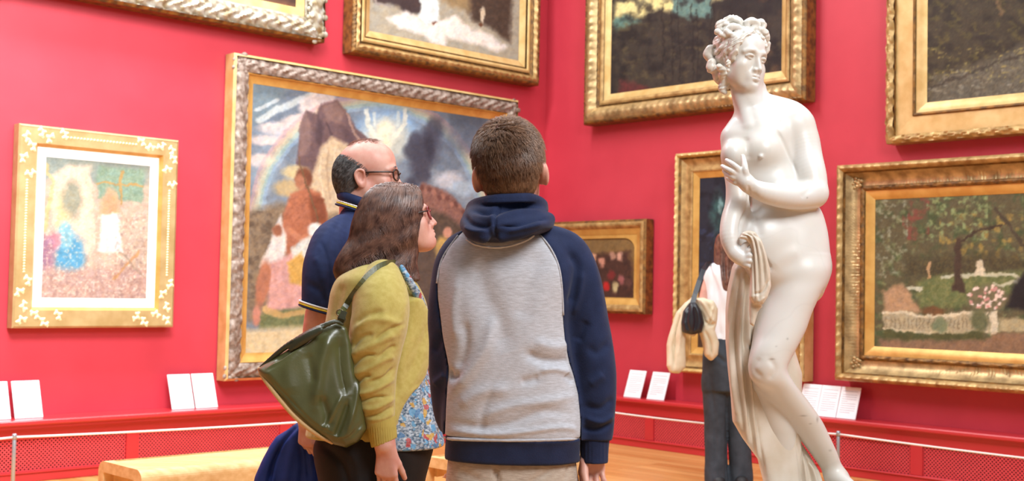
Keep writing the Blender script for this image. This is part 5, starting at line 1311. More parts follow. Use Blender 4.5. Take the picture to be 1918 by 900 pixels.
def sleeve(side, folds):
    fn = (lambda X, Y, Z: np.maximum(xr_(Z)+.0002-X, zcuff-Z)) if side > 0 else (lambda X, Y, Z: np.maximum(X-xl_(Z)+.0002, zcl-Z))
    V, F = mesh_sdf(Hd, .0036, it=5, mod=cut(fn)); V = sculpt(V, F, folds); V = cloth((V, F), .002, 20, 5)
    obj('sleeve', V, F, MT['navy'], hoodie)
zcuff = at(1115, 822, YB)[2]; zcl = at(850, 812, YB)[2]
sleeve(1, [([(1066, 470), (1082, 500), (1076, 545), (1068, 570)], 8, -.010), ([(1090, 505), (1084, 550), (1072, 590)], 7, .008), ([(1100, 600), (1080, 640)], 9, -.007), ([(1140, 640), (1120, 660), (1100, 650)], 8, -.005),
    ([(1150, 745), (1125, 765), (1095, 760)], 7, -.007), ([(1150, 775), (1125, 790), (1092, 780)], 6, .008), ([(1148, 792), (1120, 804), (1092, 800)], 5, -.008), ([(1130, 700), (1105, 720)], 8, .006), ([(1110, 480), (1120, 540), (1128, 600)], 9, .004)])
sleeve(-1, [([(850, 480), (835, 530), (825, 590)], 8, -.005), ([(830, 620), (812, 660)], 8, -.006), ([(835, 700), (812, 720)], 7, .006)])
Cf = Sdf(); px_tube(Cf, B, [(1114, 816, -.012, 28), (1113, 845, -.012, 26.5), (1113, 866, -.012, 26)], .004, sc=kb)
zc1 = at(1113, 864, YB)[2]
V, F = mesh_sdf(Cf, .004, mod=cut(lambda X, Y, Z: np.maximum(Z-zcuff-.004, zc1-Z))); obj('cuff', sculpt(V, F, [([(1086+k*7, 825), (1086+k*7, 866)], 1.6, -.0015) for k in range(9)]), F, MT['navy'], hoodie)
V, F = mesh_sdf(Hd, .0045, it=2, mod=cut(lambda X, Y, Z: np.maximum(np.maximum(np.maximum(X-xr_(Z)+.001, xl_(Z)+.001-X), Z-zhem), zbot-Z)))
obj('hem_band', cloth((V, F), .0015, 24, 7), F, MT['navy'], hoodie)
Rb = Sdf(); px_tube(Rb, B, [(832, 818, .0, 3), (846, 821, -.085, 3.4), (895, 823, -.118, 3.4), (960, 824, -.128, 3.4), (1030, 823, -.118, 3.4), (1074, 821, -.085, 3.4), (1088, 818, .0, 3)], .002, sc=kb)
V, F = mesh_sdf(Rb, .003); obj('hem_seam', V, F, MT['heather'], hoodie)
# hood lying on the back
Ho = Sdf()
Ho.loft(pxrows([(374, 905, 1008, .15, .0), (384, 882, 1020, .17, -.005), (398, 870, 1027, .20, -.02), (412, 865, 1034, .225, -.035), (426, 864, 1034, .235, -.05), (437, 870, 1012, .20, -.06), (447, 885, 982, .16, -.065), (453, 905, 950, .12, -.065)], YB), .01, 2.4)
px_tube(Ho, B, [(882, 396, .06, 12), (888, 384, -.02, 11), (912, 376, -.08, 10), (950, 372, -.1, 10), (990, 371, -.08, 10), (1014, 380, -.02, 10), (1018, 392, .06, 10)], .012, sc=kb)
px_tube(Ho, B, [(876, 420, -.06, 13), (886, 434, -.12, 15), (905, 442, -.15, 13)], .012, sc=kb)
px_tube(Ho, B, [(940, 445, -.15, 9), (975, 434, -.15, 12), (1005, 420, -.13, 13), (1028, 410, -.06, 12)], .012, sc=kb)
Ho.ell(B(955, 372, 0), (.062, .07, .045), .02, op='s')
V, F = mesh_sdf(Ho, .0038, it=2)
V = sculpt(V, F, [([(886, 394), (915, 398), (945, 390), (975, 384), (1012, 388)], 4.5, -.012), ([(890, 404), (925, 412), (960, 400), (1000, 396), (1026, 402)], 5, .008), ([(938, 384), (930, 400), (927, 420), (930, 446)], 2.2, -.007), ([(926, 388), (921, 415), (922, 440)], 6, .005),
    ([(935, 424), (970, 420), (1005, 408), (1030, 410)], 4.5, -.011), ([(870, 402), (880, 416), (905, 424), (922, 420)], 5, -.009), ([(868, 424), (885, 432), (915, 434)], 4, .006), ([(950, 434), (985, 426), (1018, 418)], 4, .007), ([(900, 380), (950, 377), (1000, 377)], 3, .004), ([(905, 385), (950, 382), (1003, 382)], 2, -.005)])
obj('hood', V, F, MT['navy'], hoodie)
Sm = Sdf(); px_tube(Sm, B, [(874, 448, -.09, 2.6), (892, 458, -.115, 2.6), (925, 463, -.125, 2.6), (955, 460, -.125, 2.6), (985, 450, -.12, 2.6), (1000, 441, -.115, 2.4)], .002, sc=kb)
V, F = mesh_sdf(Sm, .003); obj('collar_seam', V, F, MT['heather'], hoodie)
DH_, lH_ = Hd.grid(at(800, 900, YB)-np.array([0, .2, 0]), at(1170, 400, YB)+np.array([0, .1, 0]), .006)
Pp = Sdf()
for pts in ([(1011, 440), (1023, 452), (1036, 472), (1046, 495), (1051, 520), (1054, 560), (1055, 590)], [(858, 440), (846, 456), (834, 472), (823, 495), (818, 530)]):
    out = [p for p in (cast(DH_, lH_, .006, x, y, YB-.22, YB+.1) for x, y in crom(np.array(pts, float), 3)) if p is not None]
    for _ in range(4): out = out[:1]+[(out[i-1]+out[i]*2+out[i+1])/4 for i in range(1, len(out)-1)]+out[-1:]
    MB().tube([p+(0, -.001, 0) for p in out], .0024, 6).build('raglan_piping', MT['heather'], hoodie, smooth=True)
# joggers
Tr = Sdf()
Tr.loft(pxrows([(845, 842, 1076, .20), (870, 838, 1080, .215), (930, 834, 1086, .225), (980, 836, 1084, .215)], YB), .02, 2.6)
px_tube(Tr, B, [(898, 930, 0, 60), (895, 1100, 0, 52), (893, 1300, 0, 42), (892, 1430, 0, 36)], .02, sc=kb); px_tube(Tr, B, [(1022, 930, 0, 60), (1026, 1100, 0, 52), (1030, 1300, 0, 42), (1032, 1430, 0, 36)], .02, sc=kb)
V, F = mesh_sdf(Tr, .007, it=2); V = sculpt(V, F, [([(929, 870), (931, 900), (938, 940), (950, 1000)], 4, -.012), ([(990, 905), (1010, 892), (1030, 880)], 4, -.004), ([(860, 880), (900, 900)], 8, -.004), ([(1064, 872), (1058, 900)], 2, -.004)])
obj('joggers', V, F, MT['joggers'], boy)
a_ = at(893, 1430, YB); b_ = at(1031, 1430, YB); shoes(boy, [(a_[0], YB-.01, -.1, 1), (b_[0], YB-.01, .1, 1)], 'trainer')
# hair: cap on the skull then short strands
Hc = Sdf(); Hc.frame(bo, bR, 1.0)
Hc.ell((0, .022, .038), (.0795, .098, .088), .01); Hc.ell((0, .045, -.01), (.069, .073, .07), .03); Hc.ell((0, .060, -.034), (.050, .040, .030), .03)
Hc.ell((0, -.085, -.035), (.075, .075, .10), .01, op='s')
for q in (-1, 1): Hc.ell((q*.088, .018, -.020), (.030, .032, .042), .008, op='s')
Hc.frame(); D_, l_ = Hc.grid(bo-.2, bo+.2, .004); V, F = surfnet(D_, l_, .004); V = relax(V, F, 1)
obj('hair', V, F, MT['hair_boy'], boy)
N_ = normals(V, F); crown = B(940, 250, -.035)
r_ = np.random.default_rng(5); fr = r_.integers(0, len(F), 15000); w_ = r_.dirichlet([1, 1, 1, 1], 15000); roots = (V[F[fr]]*w_[:, :, None]).sum(1)
lc = (roots-bo)@bR; side_ = (np.abs(lc[:, 0]) > .048) & (lc[:, 1] < .060)
up = (lc[:, 2] > .030) & (roots[:, 1] < YB+.10); lo__ = (lc[:, 2] <= .030) & (lc[:, 2] > -.052) & ~side_ & (roots[:, 1] < YB+.10)
def dboy(k):
    def f(P, t, ph, G):
        d = P-crown; d = d/(np.linalg.norm(d, axis=1)[:, None]+.02); d = d+np.array([0, 0, k])+np.cross(G, d)*.35
        top = np.clip((P[:, 2]-crown[2]+.035)/.05, 0, 1)[:, None]; return d+top*np.array([-.1, .5, .25])
    return f
for za, zb, lf, st_, k_ in ((.070, 9, .50, 5, -.3), (.045, .070, .40, 5, -.4), (.022, .045, .30, 5, -.5), (-.002, .022, .22, 4, -.7), (-.052, -.002, .14, 4, -.9)):
    sel_ = (lc[:, 2] > za) & (lc[:, 2] <= zb) & (roots[:, 1] < YB+.10) & ~(side_ & (lc[:, 2] < .045 if za < .045 else side_ & False))
    strands('hair_strands', boy, MT['hair_boy'], D_, l_, .004, roots[sel_], dboy(k_), st_, .0074 if st_ == 5 else .006, .00078, lift=lf, jit=.45 if za > .02 else .34, off=.001, seed=int(za*1000)+90)['kind'] = 'stuff'

# ---------------------------------------------------------------- woman in the mustard cardigan
YW = 4.12; Wp = P3(YW); kw = YW/FPX
wom = empty('person', (at(700, 800, YW)[0], YW, 0), 'person in profile with wavy brown hair, glasses, mustard cardigan and patterned blouse', 'person')
wo = at(752, 411, YW); wR = rz(math.radians(101))@rx(math.radians(-17))
Sw = Sdf(); head_sdf(Sw, wo, wR, .985, nose=1.0, jaw=.96, male=False, chin=.004, full=True, mw=.85, brow=.85)
Sw.ell((0, -.045, -.10), (.035, .04, .022), .03); Sw.frame()
px_tube(Sw, Wp, [(745, 430, 0, 32), (735, 470, 0, 34), (725, 510, 0, 45), (715, 560, 0, 70)], .02, sc=kw)
Sw.loft(pxrows([(520, 655, 765, .28), (600, 635, 775, .26), (740, 640, 760, .26), (840, 620, 780, .28)], YW), .03)
px_tube(Sw, Wp, [(712, 545, -.17, 38), (706, 660, -.19, 32), (712, 760, -.2, 22), (721, 832, -.215, 19)], .02, sc=kw)
px_tube(Sw, Wp, [(712, 545, .17, 38), (716, 660, .19, 30), (740, 760, .18, 20), (770, 800, .1, 17)], .02, sc=kw)
for dy in (-.09, .09): px_tube(Sw, Wp, [(690, 850, dy, 48), (690, 1020, dy, 36), (690, 1200, dy, 24)], .02, sc=kw)
hand_sdf(Sw, at(722, 834, YW-.215), rz(math.radians(165))@ry(math.radians(3)), 1.0, q=-1, curl=(.32, .36, .42, .5), thumb=(.42, .3), tcurl=.3)
hand_sdf(Sw, at(772, 800, YW+.1), rz(math.radians(90)), .9, q=-1, curl=(.5, .5, .5, .5)); Sw.frame()
f1 = (wo-np.array([.14, .14, .17]), wo+np.array([.16, .14, .15])); hp_ = at(722, 870, YW-.21); f2 = (hp_-np.array([.1, .1, .16]), hp_+np.array([.1, .1, .09]))
V, F = mesh_sdf(Sw, .012, [(f1[0], f1[1], .0026), (f2[0], f2[1], .0026)], it=1)
obj('body', V, F, MT['skin_ruddy'], wom)
glasses(wom, wo, wR, .985, 'frame_red', .0028, 1.22, 'frame_dark')
# blouse
Bl = Sdf()
Bl.loft(pxrows([(505, 690, 758, .20), (530, 660, 780, .28), (572, 640, 792, .30), (640, 630, 792, .31), (700, 610, 803, .34), (745, 600, 815, .35), (790, 598, 825, .36), (831, 596, 833, .37)], YW), .02, 2.3)
V, F = mesh_sdf(Bl, .006, it=2); bf = [([(770+k*12, 700), (772+k*14, 830)], 4, .006*(1 if k % 2 else -1)) for k in range(5)]
V = cloth((sculpt(V, F, bf+[([(748, 826), (800, 829), (832, 826)], 2, .004)]), F), .003, 14, 9); obj('blouse', V, F, MT['blouse'], wom)
Sc = Sdf(); px_tube(Sc, Wp, [(752, 500, -.12, 5), (768, 528, -.13, 7), (784, 556, -.11, 8), (796, 580, -.08, 6)], .01, sc=kw)
V, F = mesh_sdf(Sc, .004); obj('neckline_trim', V, F, MT['blouse'], wom)
# cardigan body
Cd = Sdf()
Cd.loft(pxrows([(484, 700, 742, .12, .0), (498, 668, 760, .28), (520, 636, 775, .36), (545, 622, 790, .36), (575, 616, 800, .36), (620, 608, 803, .355), (660, 602, 803, .355), (700, 596, 795, .36), (735, 588, 778, .37), (770, 581, 757, .38), (800, 576, 742, .38), (814, 574, 736, .38)], YW), .02, 2.3)
Cd.plate(pxpoly([(676, 790), (735, 790), (722, 840), (700, 888), (692, 894), (672, 878), (680, 830)], YW-.16), YW-.165, .02, .012, .01)
Cd.plate(pxpoly([(745, 560), (790, 560), (802, 585), (803, 620), (802, 680), (795, 705), (783, 724), (768, 738), (757, 758), (748, 785), (735, 806), (720, 770), (728, 660)], YW-.14), YW-.135, .014, .010, .03, slope=(.85, 0))
V, F = mesh_sdf(Cd, .0048, it=2)
V = cloth((sculpt(V, F, [([(763, 512), (768, 548), (765, 600), (745, 680), (742, 740)], 6, -.014), ([(795, 640), (780, 700), (750, 750)], 9, .006), ([(800, 600), (785, 660), (762, 710)], 10, -.005), ([(788, 720), (770, 732), (752, 770)], 3, .005),
    ([(640, 530), (630, 570), (625, 600)], 8, -.006), ([(780, 545), (790, 600), (785, 640)], 9, .005)]+[([(580+k*8, 796), (580+k*8, 815)], 1.7, -.003) for k in range(14)]), F), .0025, 14, 2)
card = obj('cardigan', V, F, MT['mustard'], wom)
Sl = Sdf()
px_tube(Sl, Wp, [(716, 520, -.13, 34), (714, 560, -.17, 50), (711, 600, -.185, 51), (704, 645, -.19, 48), (699, 690, -.195, 43), (701, 735, -.2, 37), (708, 775, -.205, 30), (712, 795, -.205, 26), (715, 812, -.205, 24.5)], .02, sc=kw)
V, F = mesh_sdf(Sl, .0042, it=2, mod=cut(lambda X, Y, Z: at(714, 796, YW-.2)[2]-Z+(X-at(714, 796, YW-.2)[0])*.3))
sf = [([(760, 560), (752, 590), (744, 640)], 9, .005), ([(700, 540), (690, 580), (682, 620)], 14, .004),
      ([(668, 606), (690, 590), (722, 582)], 5, -.006), ([(662, 622), (690, 600), (730, 600), (752, 612)], 7, .007), ([(700, 640), (728, 618), (754, 606)], 4, -.009), ([(656, 652), (676, 632), (700, 626)], 5, -.008),
      ([(652, 668), (684, 652), (720, 634), (742, 626)], 7, .008), ([(654, 690), (678, 668), (706, 664)], 4, -.010), ([(706, 672), (730, 652), (742, 648)], 4, -.008), ([(658, 704), (690, 690), (722, 672), (740, 668)], 6, .008),
      ([(662, 722), (680, 706), (694, 704)], 3.5, -.010), ([(690, 716), (720, 706), (738, 688)], 3.5, -.009), ([(668, 738), (700, 730), (738, 708)], 5, .010), ([(674, 752), (700, 744), (726, 742)], 3, -.010),
      ([(678, 764), (704, 764), (740, 744)], 4.5, .009), ([(684, 780), (710, 776), (738, 760)], 3, -.009), ([(690, 786), (716, 784), (740, 772)], 4, .004), ([(706, 560), (724, 600), (728, 640)], 10, .004)]
V = cloth((sculpt(V, F, sf), F), .0028, 18, 6); obj('sleeve', V, F, MT['mustard'], card)
Cu = Sdf(); px_tube(Cu, Wp, [(712, 786, -.206, 27.5), (717, 812, -.208, 25), (720, 836, -.208, 23)], .003, sc=kw)
V, F = mesh_sdf(Cu, .003, mod=cut(lambda X, Y, Z: at(719, 828, YW-.2)[2]-Z+(X-at(719, 828, YW-.2)[0])*.42))
V = sculpt(V, F, [([(692+k*4.6, 800), (695+k*4.6, 836)], 1.1, -.0022) for k in range(11)]); obj('cuff', V, F, MT['rib'], card)
# trousers
Tw = Sdf()
Tw.loft(pxrows([(800, 610, 800, .36), (830, 590, 812, .38), (860, 590, 806, .38), (900, 598, 796, .37), (960, 606, 786, .35)], YW), .02)
for dy in (-.09, .09): px_tube(Tw, Wp, [(698, 940, dy, 74), (696, 1050, dy, 60), (692, 1190, dy, 50), (690, 1225, dy, 48)], .03, sc=kw)
V, F = mesh_sdf(Tw, .008, it=2); V = sculpt(V, F, [([(600, 830), (640, 870), (655, 930)], 6, -.008), ([(620, 826), (665, 860), (672, 920)], 6, .006), ([(750, 850), (740, 900)], 8, -.005)]); obj('trousers', V, F, MT['black_cloth'], wom)
a_ = at(690, 1230, YW); shoes(wom, [(a_[0], YW-.09, 1, .2), (a_[0], YW+.09, 1, .2)], 'shoe')
# hair volume and strands
Hw = Sdf()
Hw.loft(pxrows([(345, 722, 762, .07, .0), (351, 705, 781, .12), (364, 689, 790, .165), (388, 675, 792, .20), (419, 664, 790, .215), (448, 658, 785, .22), (470, 645, 779, .225), (490, 634, 776, .235), (508, 630, 779, .24), (520, 634, 781, .22)], YW), .01, 2.2)
Hw.frame(wo, wR, .985); Hw.ell((.03, -.125, -.04), (.12, .075, .12), .012, op='s'); Hw.ell((0, -.13, .03), (.06, .062, .085), .012, op='s'); Hw.frame()
wlf = []
for k in range(15):
    x0 = 712+k*3.8; wlf.append(([(x0, 352+abs(k-6)*1.4), (x0-14+k*2.2, 400), (x0-20+k*2.6+6*math.sin(k*2), 440), (x0-30+k*3+5*math.sin(k), 480), (x0-40+k*4, 515)], 2.6, .005*(1 if k % 2 else -1)))
V, F = mesh_sdf(Hw, .004, it=2); Vh = sculpt(V, F, wlf); Vh = cloth((Vh, F), .006, 24, 4)
obj('hair', Vh, F, MT['hair_woman'], wom)
D_, l_ = Hw.grid(bounds(Hw)[0]-.02, bounds(Hw)[1]+.02, .004)
px_, py_ = project(V); nf = len(F); r_ = np.random.default_rng(11); fr = r_.integers(0, nf, 16000); w_ = r_.dirichlet([1, 1, 1, 1], 16000); roots = (V[F[fr]]*w_[:, :, None]).sum(1)
rp, rq = project(roots); sel = (roots[:, 1] < YW+.05) & (rq < 480) & ((rq < 400) | (r_.random(16000) < .5)); roots = roots[sel][:4200]
part_ = Wp(757, 343, .03)
def dw(P, t, ph, G):
    x, y = project(P); down = np.clip((y-350)/50, 0, 1)[:, None]
    d = (P-part_); d = d/(np.linalg.norm(d, axis=1)[:, None]+.02)*(1-down*.8)
    wave = np.sin(y/7.5+x/16+ph[:, 0]*4)[:, None]*np.clip((y-375)/70, 0, 1)[:, None]
    return d+down*np.array([-.18, 0, -1.])+np.clip((y-430)/60, 0, 1)[:, None]*np.array([-.35, 0, 0])+wave*np.array([1.25, .1, 0])
strands('hair_strands', wom, MT['hair_woman'], D_, l_, .004, roots, dw, 22, .0085, .0013, lift=.03, jit=.15, off=.0035, seed=3)['kind'] = 'stuff'
# ---------------------------------------------------------------- green handbag on her shoulder
YG = YW-.24; G_ = P3(YG)
bag = empty('handbag', at(590, 740, YG), 'olive green leather handbag slung from the shoulder of the mustard cardigan', 'handbag')
bp = [(632, 603), (604, 612), (575, 625), (545, 650), (515, 670), (486, 688), (492, 704), (520, 740), (548, 773), (575, 797), (600, 816), (628, 830), (652, 836), (672, 826), (686, 803), (682, 770), (674, 730), (664, 690), (657, 640), (650, 612)]
BP = pxpoly(bp, YG); xa, xb = at(486, 700, YG)[0], at(680, 700, YG)[0]
ax0 = np.array([at(499, 719, YG)[0], at(499, 719, YG)[2]]); ax1 = np.array([at(600, 816, YG)[0], at(600, 816, YG)[2]]); axd = ax1-ax0; axd /= np.linalg.norm(axd); axn = np.array([-axd[1], axd[0]])
def bagT(x, z, d2):
    h_ = (x-ax0[0])*axn[0]+(z-ax0[1])*axn[1]      # height above the base edge
    h_ = np.abs(h_); return np.clip(.085-.24*h_, .018, .09)*np.clip(.55+(-d2)*14, .3, 1)
Bg = Sdf(); Bg.plate(BP, YG, .06, .012, .01, tfun=bagT)
V, F = mesh_sdf(Bg, .0036, it=3)
V = sculpt(V, F, [([(618, 625), (600, 690), (592, 760)], 11, .013), ([(636, 630), (640, 690), (650, 740)], 9, -.013), ([(640, 740), (620, 780), (606, 806)], 4, .008), ([(655, 745), (640, 790), (628, 820)], 6, -.012), ([(600, 740), (612, 775), (612, 800)], 8, -.012), ([(560, 640), (540, 690), (545, 740)], 14, .006),
    ([(575, 660), (590, 720)], 8, -.005), ([(672, 700), (664, 760), (650, 810)], 4, .007), ([(600, 625), (545, 665), (500, 690)], 3, .005), ([(586, 634), (550, 658), (520, 676)], 3, -.007), ([(680, 790), (660, 815), (640, 825)], 4, -.004), ([(500, 700), (540, 745), (590, 795), (640, 822)], 3, -.004)])
bagb = obj('bag_body', cloth((V, F), .002, 14, 5), F, MT['olive'], bag)
g2 = Sdf(); g2.frame(); px_tube(g2, G_, [(486, 690, -.03, 4), (494, 708, -.05, 4), (520, 743, -.068, 4), (548, 776, -.072, 4), (575, 800, -.07, 4), (600, 817, -.06, 3.5), (622, 829, -.045, 3)], .003, sc=YG/FPX)
V, F = mesh_sdf(g2, .003); obj('base_edging', V, F, MT['tan'], bag)
g3 = Sdf(); px_tube(g3, G_, [(487, 689, -.02, 4), (530, 653, -.035, 6), (560, 634, -.04, 7), (590, 617, -.04, 7), (626, 602, -.03, 6), (640, 606, -.02, 5)], .01, sc=YG/FPX, flat=((.5, 0, .85), .55))
px_tube(g3, G_, [(545, 655, -.045, 4), (575, 632, -.055, 8), (600, 618, -.055, 6)], .012, sc=YG/FPX, flat=((0, 1, 0), .6))
V, F = mesh_sdf(g3, .0035); obj('top_flap', V, F, MT['olive_dark'], bag)
D2 = Sdf(); D2.p = Sl.p+Cd.p; Dg, lg = D2.grid(at(600, 640, YW)-np.array([0, .35, 0]), at(800, 470, YW)+np.array([0, .2, 0]), .005)
sp = []
for x, y in crom(np.array([(641, 590), (650, 570), (661, 553), (673, 537), (688, 518), (703, 504), (718, 496), (735, 492), (750, 495), (757, 500)], float), 3):
    p = cast(Dg, lg, .005, x, y, YW-.36, YW+.2)
    if p is None: p = at(x, y, YW-.24) if not sp else sp[-1]+np.array([at(x, y, YW)[0]-at(px0, py0, YW)[0], 0.01, at(x, y, YW)[2]-at(px0, py0, YW)[2]])
    else: p = p+np.array([0, -.006, .002])
    if not sp: p[1] = YW-.24
    sp.append(p); px0, py0 = x, y
sp.append(sp[-1]+np.array([.012, .07, -.004]))
for _ in range(3): sp = [sp[0]]+[(sp[i-1]+2*sp[i]+sp[i+1])/4 for i in range(1, len(sp)-1)]+[sp[-1]]
ribbon('strap', sp, .019, .004, 'olive', bag)
mb = MB(); c_ = at(640, 597, YW-.245)
mb.tube([c_+np.array([.012*math.cos(a), 0, .014*math.sin(a)]) for a in np.linspace(0, 6.283, 17)[:-1]], .0022, 6, closed=True)
mb.tube([c_+np.array([-.006+.011*math.cos(a), .003, .02+.010*math.sin(a)]) for a in np.linspace(0, 6.283, 17)[:-1]], .0022, 6, closed=True); mb.build('buckle', MT['brass'], bag, smooth=True)
ribbon('strap_tab', [at(636, 606, YW-.235), at(640, 596, YW-.248), at(645, 582, YW-.245)], .02, .006, 'olive_dark', bag)
MB().lathe([(.0035, -.0), (.0035, .003), (.001, .004)], 10, at(548, 637, YG-.055)).build('stud', MT['brass'], bag, smooth=True)

# ---------------------------------------------------------------- man in the navy polo
YM = 4.62; Mp = P3(YM); km = YM/FPX
man = empty('person', (at(670, 800, YM)[0], YM, 0), 'person with balding grey hair, glasses and navy polo with yellow-edged collar and sleeve', 'person')
mo = at(692, 330, YM); mR = rz(math.radians(90))@rx(math.radians(-4))@ry(math.radians(0))
Sn = Sdf(); head_sdf(Sn, mo, mR, 1.12, nose=1.0)
Sn.ell((0, .0, .05), (.070, .08, .068), .03); Sn.frame()
px_tube(Sn, Mp, [(678, 350, 0, 36), (671, 385, 0, 35), (668, 420, 0, 36), (664, 470, 0, 50)], .02, sc=km)
Sn.loft(pxrows([(480, 625, 715, .24), (600, 615, 735, .24), (780, 615, 730, .26)], YM), .02)
px_tube(Sn, Mp, [(625, 480, -.16, 22), (600, 570, -.22, 24), (590, 640, -.21, 24), (580, 720, -.22, 20), (574, 785, -.235, 16)], .01, sc=km)
px_tube(Sn, Mp, [(660, 470, .2, 34), (660, 600, .22, 26), (690, 700, .2, 22), (720, 740, .1, 16)], .02, sc=km)
for dy in (-.1, .1): px_tube(Sn, Mp, [(668, 800, dy, 48), (665, 960, dy, 36), (662, 1140, dy, 24)], .02, sc=km)
hand_sdf(Sn, at(574, 782, YM-.235), rz(math.radians(150))@ry(math.radians(4)), 1.0, q=-1, curl=((.7, 1.0, .8), (.7, 1.0, .8), (.75, 1.0, .8), (.8, 1.0, .8)), thumb=(.28, .25), tcurl=.1)
Sn.frame(mo, mR, 1.12)
Sn.frame()
f1 = (mo-np.array([.16, .15, .17]), mo+np.array([.17, .15, .17])); hp_ = at(570, 830, YM-.2); f2 = (hp_-np.array([.12, .12, .16]), hp_+np.array([.12, .12, .12]))
V, F = mesh_sdf(Sn, .012, [(f1[0], f1[1], .0028), (f2[0], f2[1], .0028)], it=1)
obj('body', V, F, MT['skin_ruddy'], man)
glasses(man, mo, mR, 1.12, 'frame_dark', .0031)
for q in (-1, 1): MB().tube([mo+1.12*(mR@np.array(p)) for p in ((q*.014, -.091, .018), (q*.032, -.0925, .025), (q*.052, -.074, .018))], [.002, .0032, .0015], 6).build('eyebrow', MT['hair_grey'], man, smooth=True)
# polo
Po = Sdf()
Po.loft(pxrows([(386, 642, 704, .145), (398, 638, 706, .165), (410, 632, 710, .20), (425, 622, 720, .30), (450, 604, 735, .37), (500, 596, 745, .38), (580, 592, 752, .37), (680, 595, 756, .36), (790, 598, 752, .36), (815, 598, 752, .36)], YM), .02, 2.3)
px_tube(Po, Mp, [(640, 425, -.1, 24), (618, 452, -.17, 32), (606, 500, -.21, 36), (601, 545, -.22, 34), (597, 575, -.22, 31)], .02, sc=km)
px_tube(Po, Mp, [(670, 430, .1, 30), (660, 480, .2, 38), (658, 570, .22, 34)], .02, sc=km)
zs = at(592, 572, YM-.22)
V, F = mesh_sdf(Po, .005, it=2, mod=cut(lambda X, Y, Z: np.where((Y < YM-.13) & (X < zs[0]+.09), (zs[2]-(X-zs[0])*.28)-Z, -1.)))
V = cloth((sculpt(V, F, [([(600, 452), (612, 480), (618, 520), (616, 560)], 4, -.004), ([(590, 480), (600, 500), (605, 530)], 7, .005), ([(575, 530), (600, 545), (610, 570)], 7, -.006), ([(640, 410), (625, 440), (630, 500)], 8, -.005)]), F), .002, 14, 8)
polo = obj('polo_shirt', V, F, MT['polo'], man)
for nm, off, mt_ in (('white_stripe', .004, 'white_trim'), ('yellow_stripe', -.004, 'yellow'), ('sleeve_edge', -.0115, 'polo')):
    mb = MB(); cc = at(594.5, 574, YM-.22); R0 = 31.5*km+.001
    pts = [cc+np.array([R0*math.cos(a), R0*math.sin(a), off-R0*math.cos(a)*.28]) for a in np.linspace(0, 6.283, 33)[:-1]]
    for i in range(0): pass
    mb.tube(pts, .0034 if nm != 'sleeve_edge' else .004, 6, closed=True); mb.build(nm, MT[mt_], polo, smooth=True)
Co = Sdf(); cc = Mp(672, 388, 0)
for i, (dz, R_, rr_, mt_, nm) in enumerate(((.022, .073, .011, 'polo', 'collar'), (-.001, .080, .003, 'white_trim', 'collar_white_stripe'), (-.0075, .082, .003, 'yellow', 'collar_yellow_stripe'), (-.016, .086, .004, 'polo', 'collar_edge'))):
    Cq = Sdf(); pts = [cc+np.array([R_*math.cos(a)*1.0, R_*1.02*math.sin(a), dz-.30*R_*math.cos(a)]) for a in np.linspace(math.radians(20), math.radians(340), 20)]
    Cq.tube(pts, rr_, .003, 2, flat=((0, 0, 1), 1.6 if i == 0 else 1.1)); V, F = mesh_sdf(Cq, .003); obj(nm, V, F, MT[mt_], polo)
Tm = Sdf(); Tm.loft(pxrows([(795, 598, 750, .35), (860, 600, 745, .35), (900, 605, 738, .34)], YM), .02)
for dy in (-.1, .1): px_tube(Tm, Mp, [(670, 880, dy, 62), (668, 1000, dy, 52), (664, 1150, dy, 44)], .03, sc=km)
V, F = mesh_sdf(Tm, .01, it=2); obj('trousers', V, F, MT['denim'], man)
a_ = at(664, 1150, YM); shoes(man, [(a_[0], YM-.1, 1, .1), (a_[0], YM+.1, 1, .1)], 'shoe')
Hm = Sdf(); Hm.frame(mo, mR, 1.12); Hm.ell((0, .030, .020), (.0785, .091, .078), .01); Hm.ell((0, .05, -.02), (.066, .066, .06), .03); Hm.ell((0, .068, -.05), (.05, .035, .03), .02)
Hm.ell((0, -.052, .110), (.115, .098, .078), .01, op='s'); Hm.ell((0, -.09, -.02), (.12, .104, .075), .01, op='s'); Hm.ell((0, -.09, .03), (.12, .088, .09), .01, op='s')
for q in (-1, 1): Hm.ell((q*.088, .018, -.020), (.03, .024, .036), .008, op='s')
Hm.frame(); D_, l_ = Hm.grid(mo-.2, mo+.2, .004); V, F = surfnet(D_, l_, .004); V = relax(V, F, 2); obj('hair', V, F, MT['hair_grey'], man)
r_ = np.random.default_rng(15); fr = r_.integers(0, len(F), 5000); w_ = r_.dirichlet([1, 1, 1, 1], 5000); roots = (V[F[fr]]*w_[:, :, None]).sum(1); lc = (roots-mo)@mR/1.1
roots = roots[(roots[:, 1] < YM+.02) & (((np.abs(lc[:, 0]) > .03) | (lc[:, 2] > .02)) | (lc[:, 1] > .05))][:3000]; fd = mR@np.array([0, 1., 0])
strands('hair_strands', man, MT['hair_grey'], D_, l_, .004, roots, lambda P, t, ph, G: fd*.7+np.array([0, 0, -.7]), 4, .006, .0008, lift=.12, jit=.3, off=.001, seed=8)['kind'] = 'stuff'
Dk, lk = Sn.grid(mo-.2, mo+.2, .004); th = r_.random((260, 2)); lc = np.stack([(th[:, 0]-.5)*.09, -.03+th[:, 1]*.10, np.full(260, .0)], 1); lc[:, 2] = .105+.0*lc[:, 0]
roots = mo+1.12*(lc@mR.T); 
strands('top_hair', man, MT['hair_red'], Dk, lk, .004, roots, lambda P, t, ph, G: -fd*.3+np.array([0, -.3, .5]), 4, .006, .0005, lift=.35, jit=.5, off=.0, seed=9)['kind'] = 'stuff'
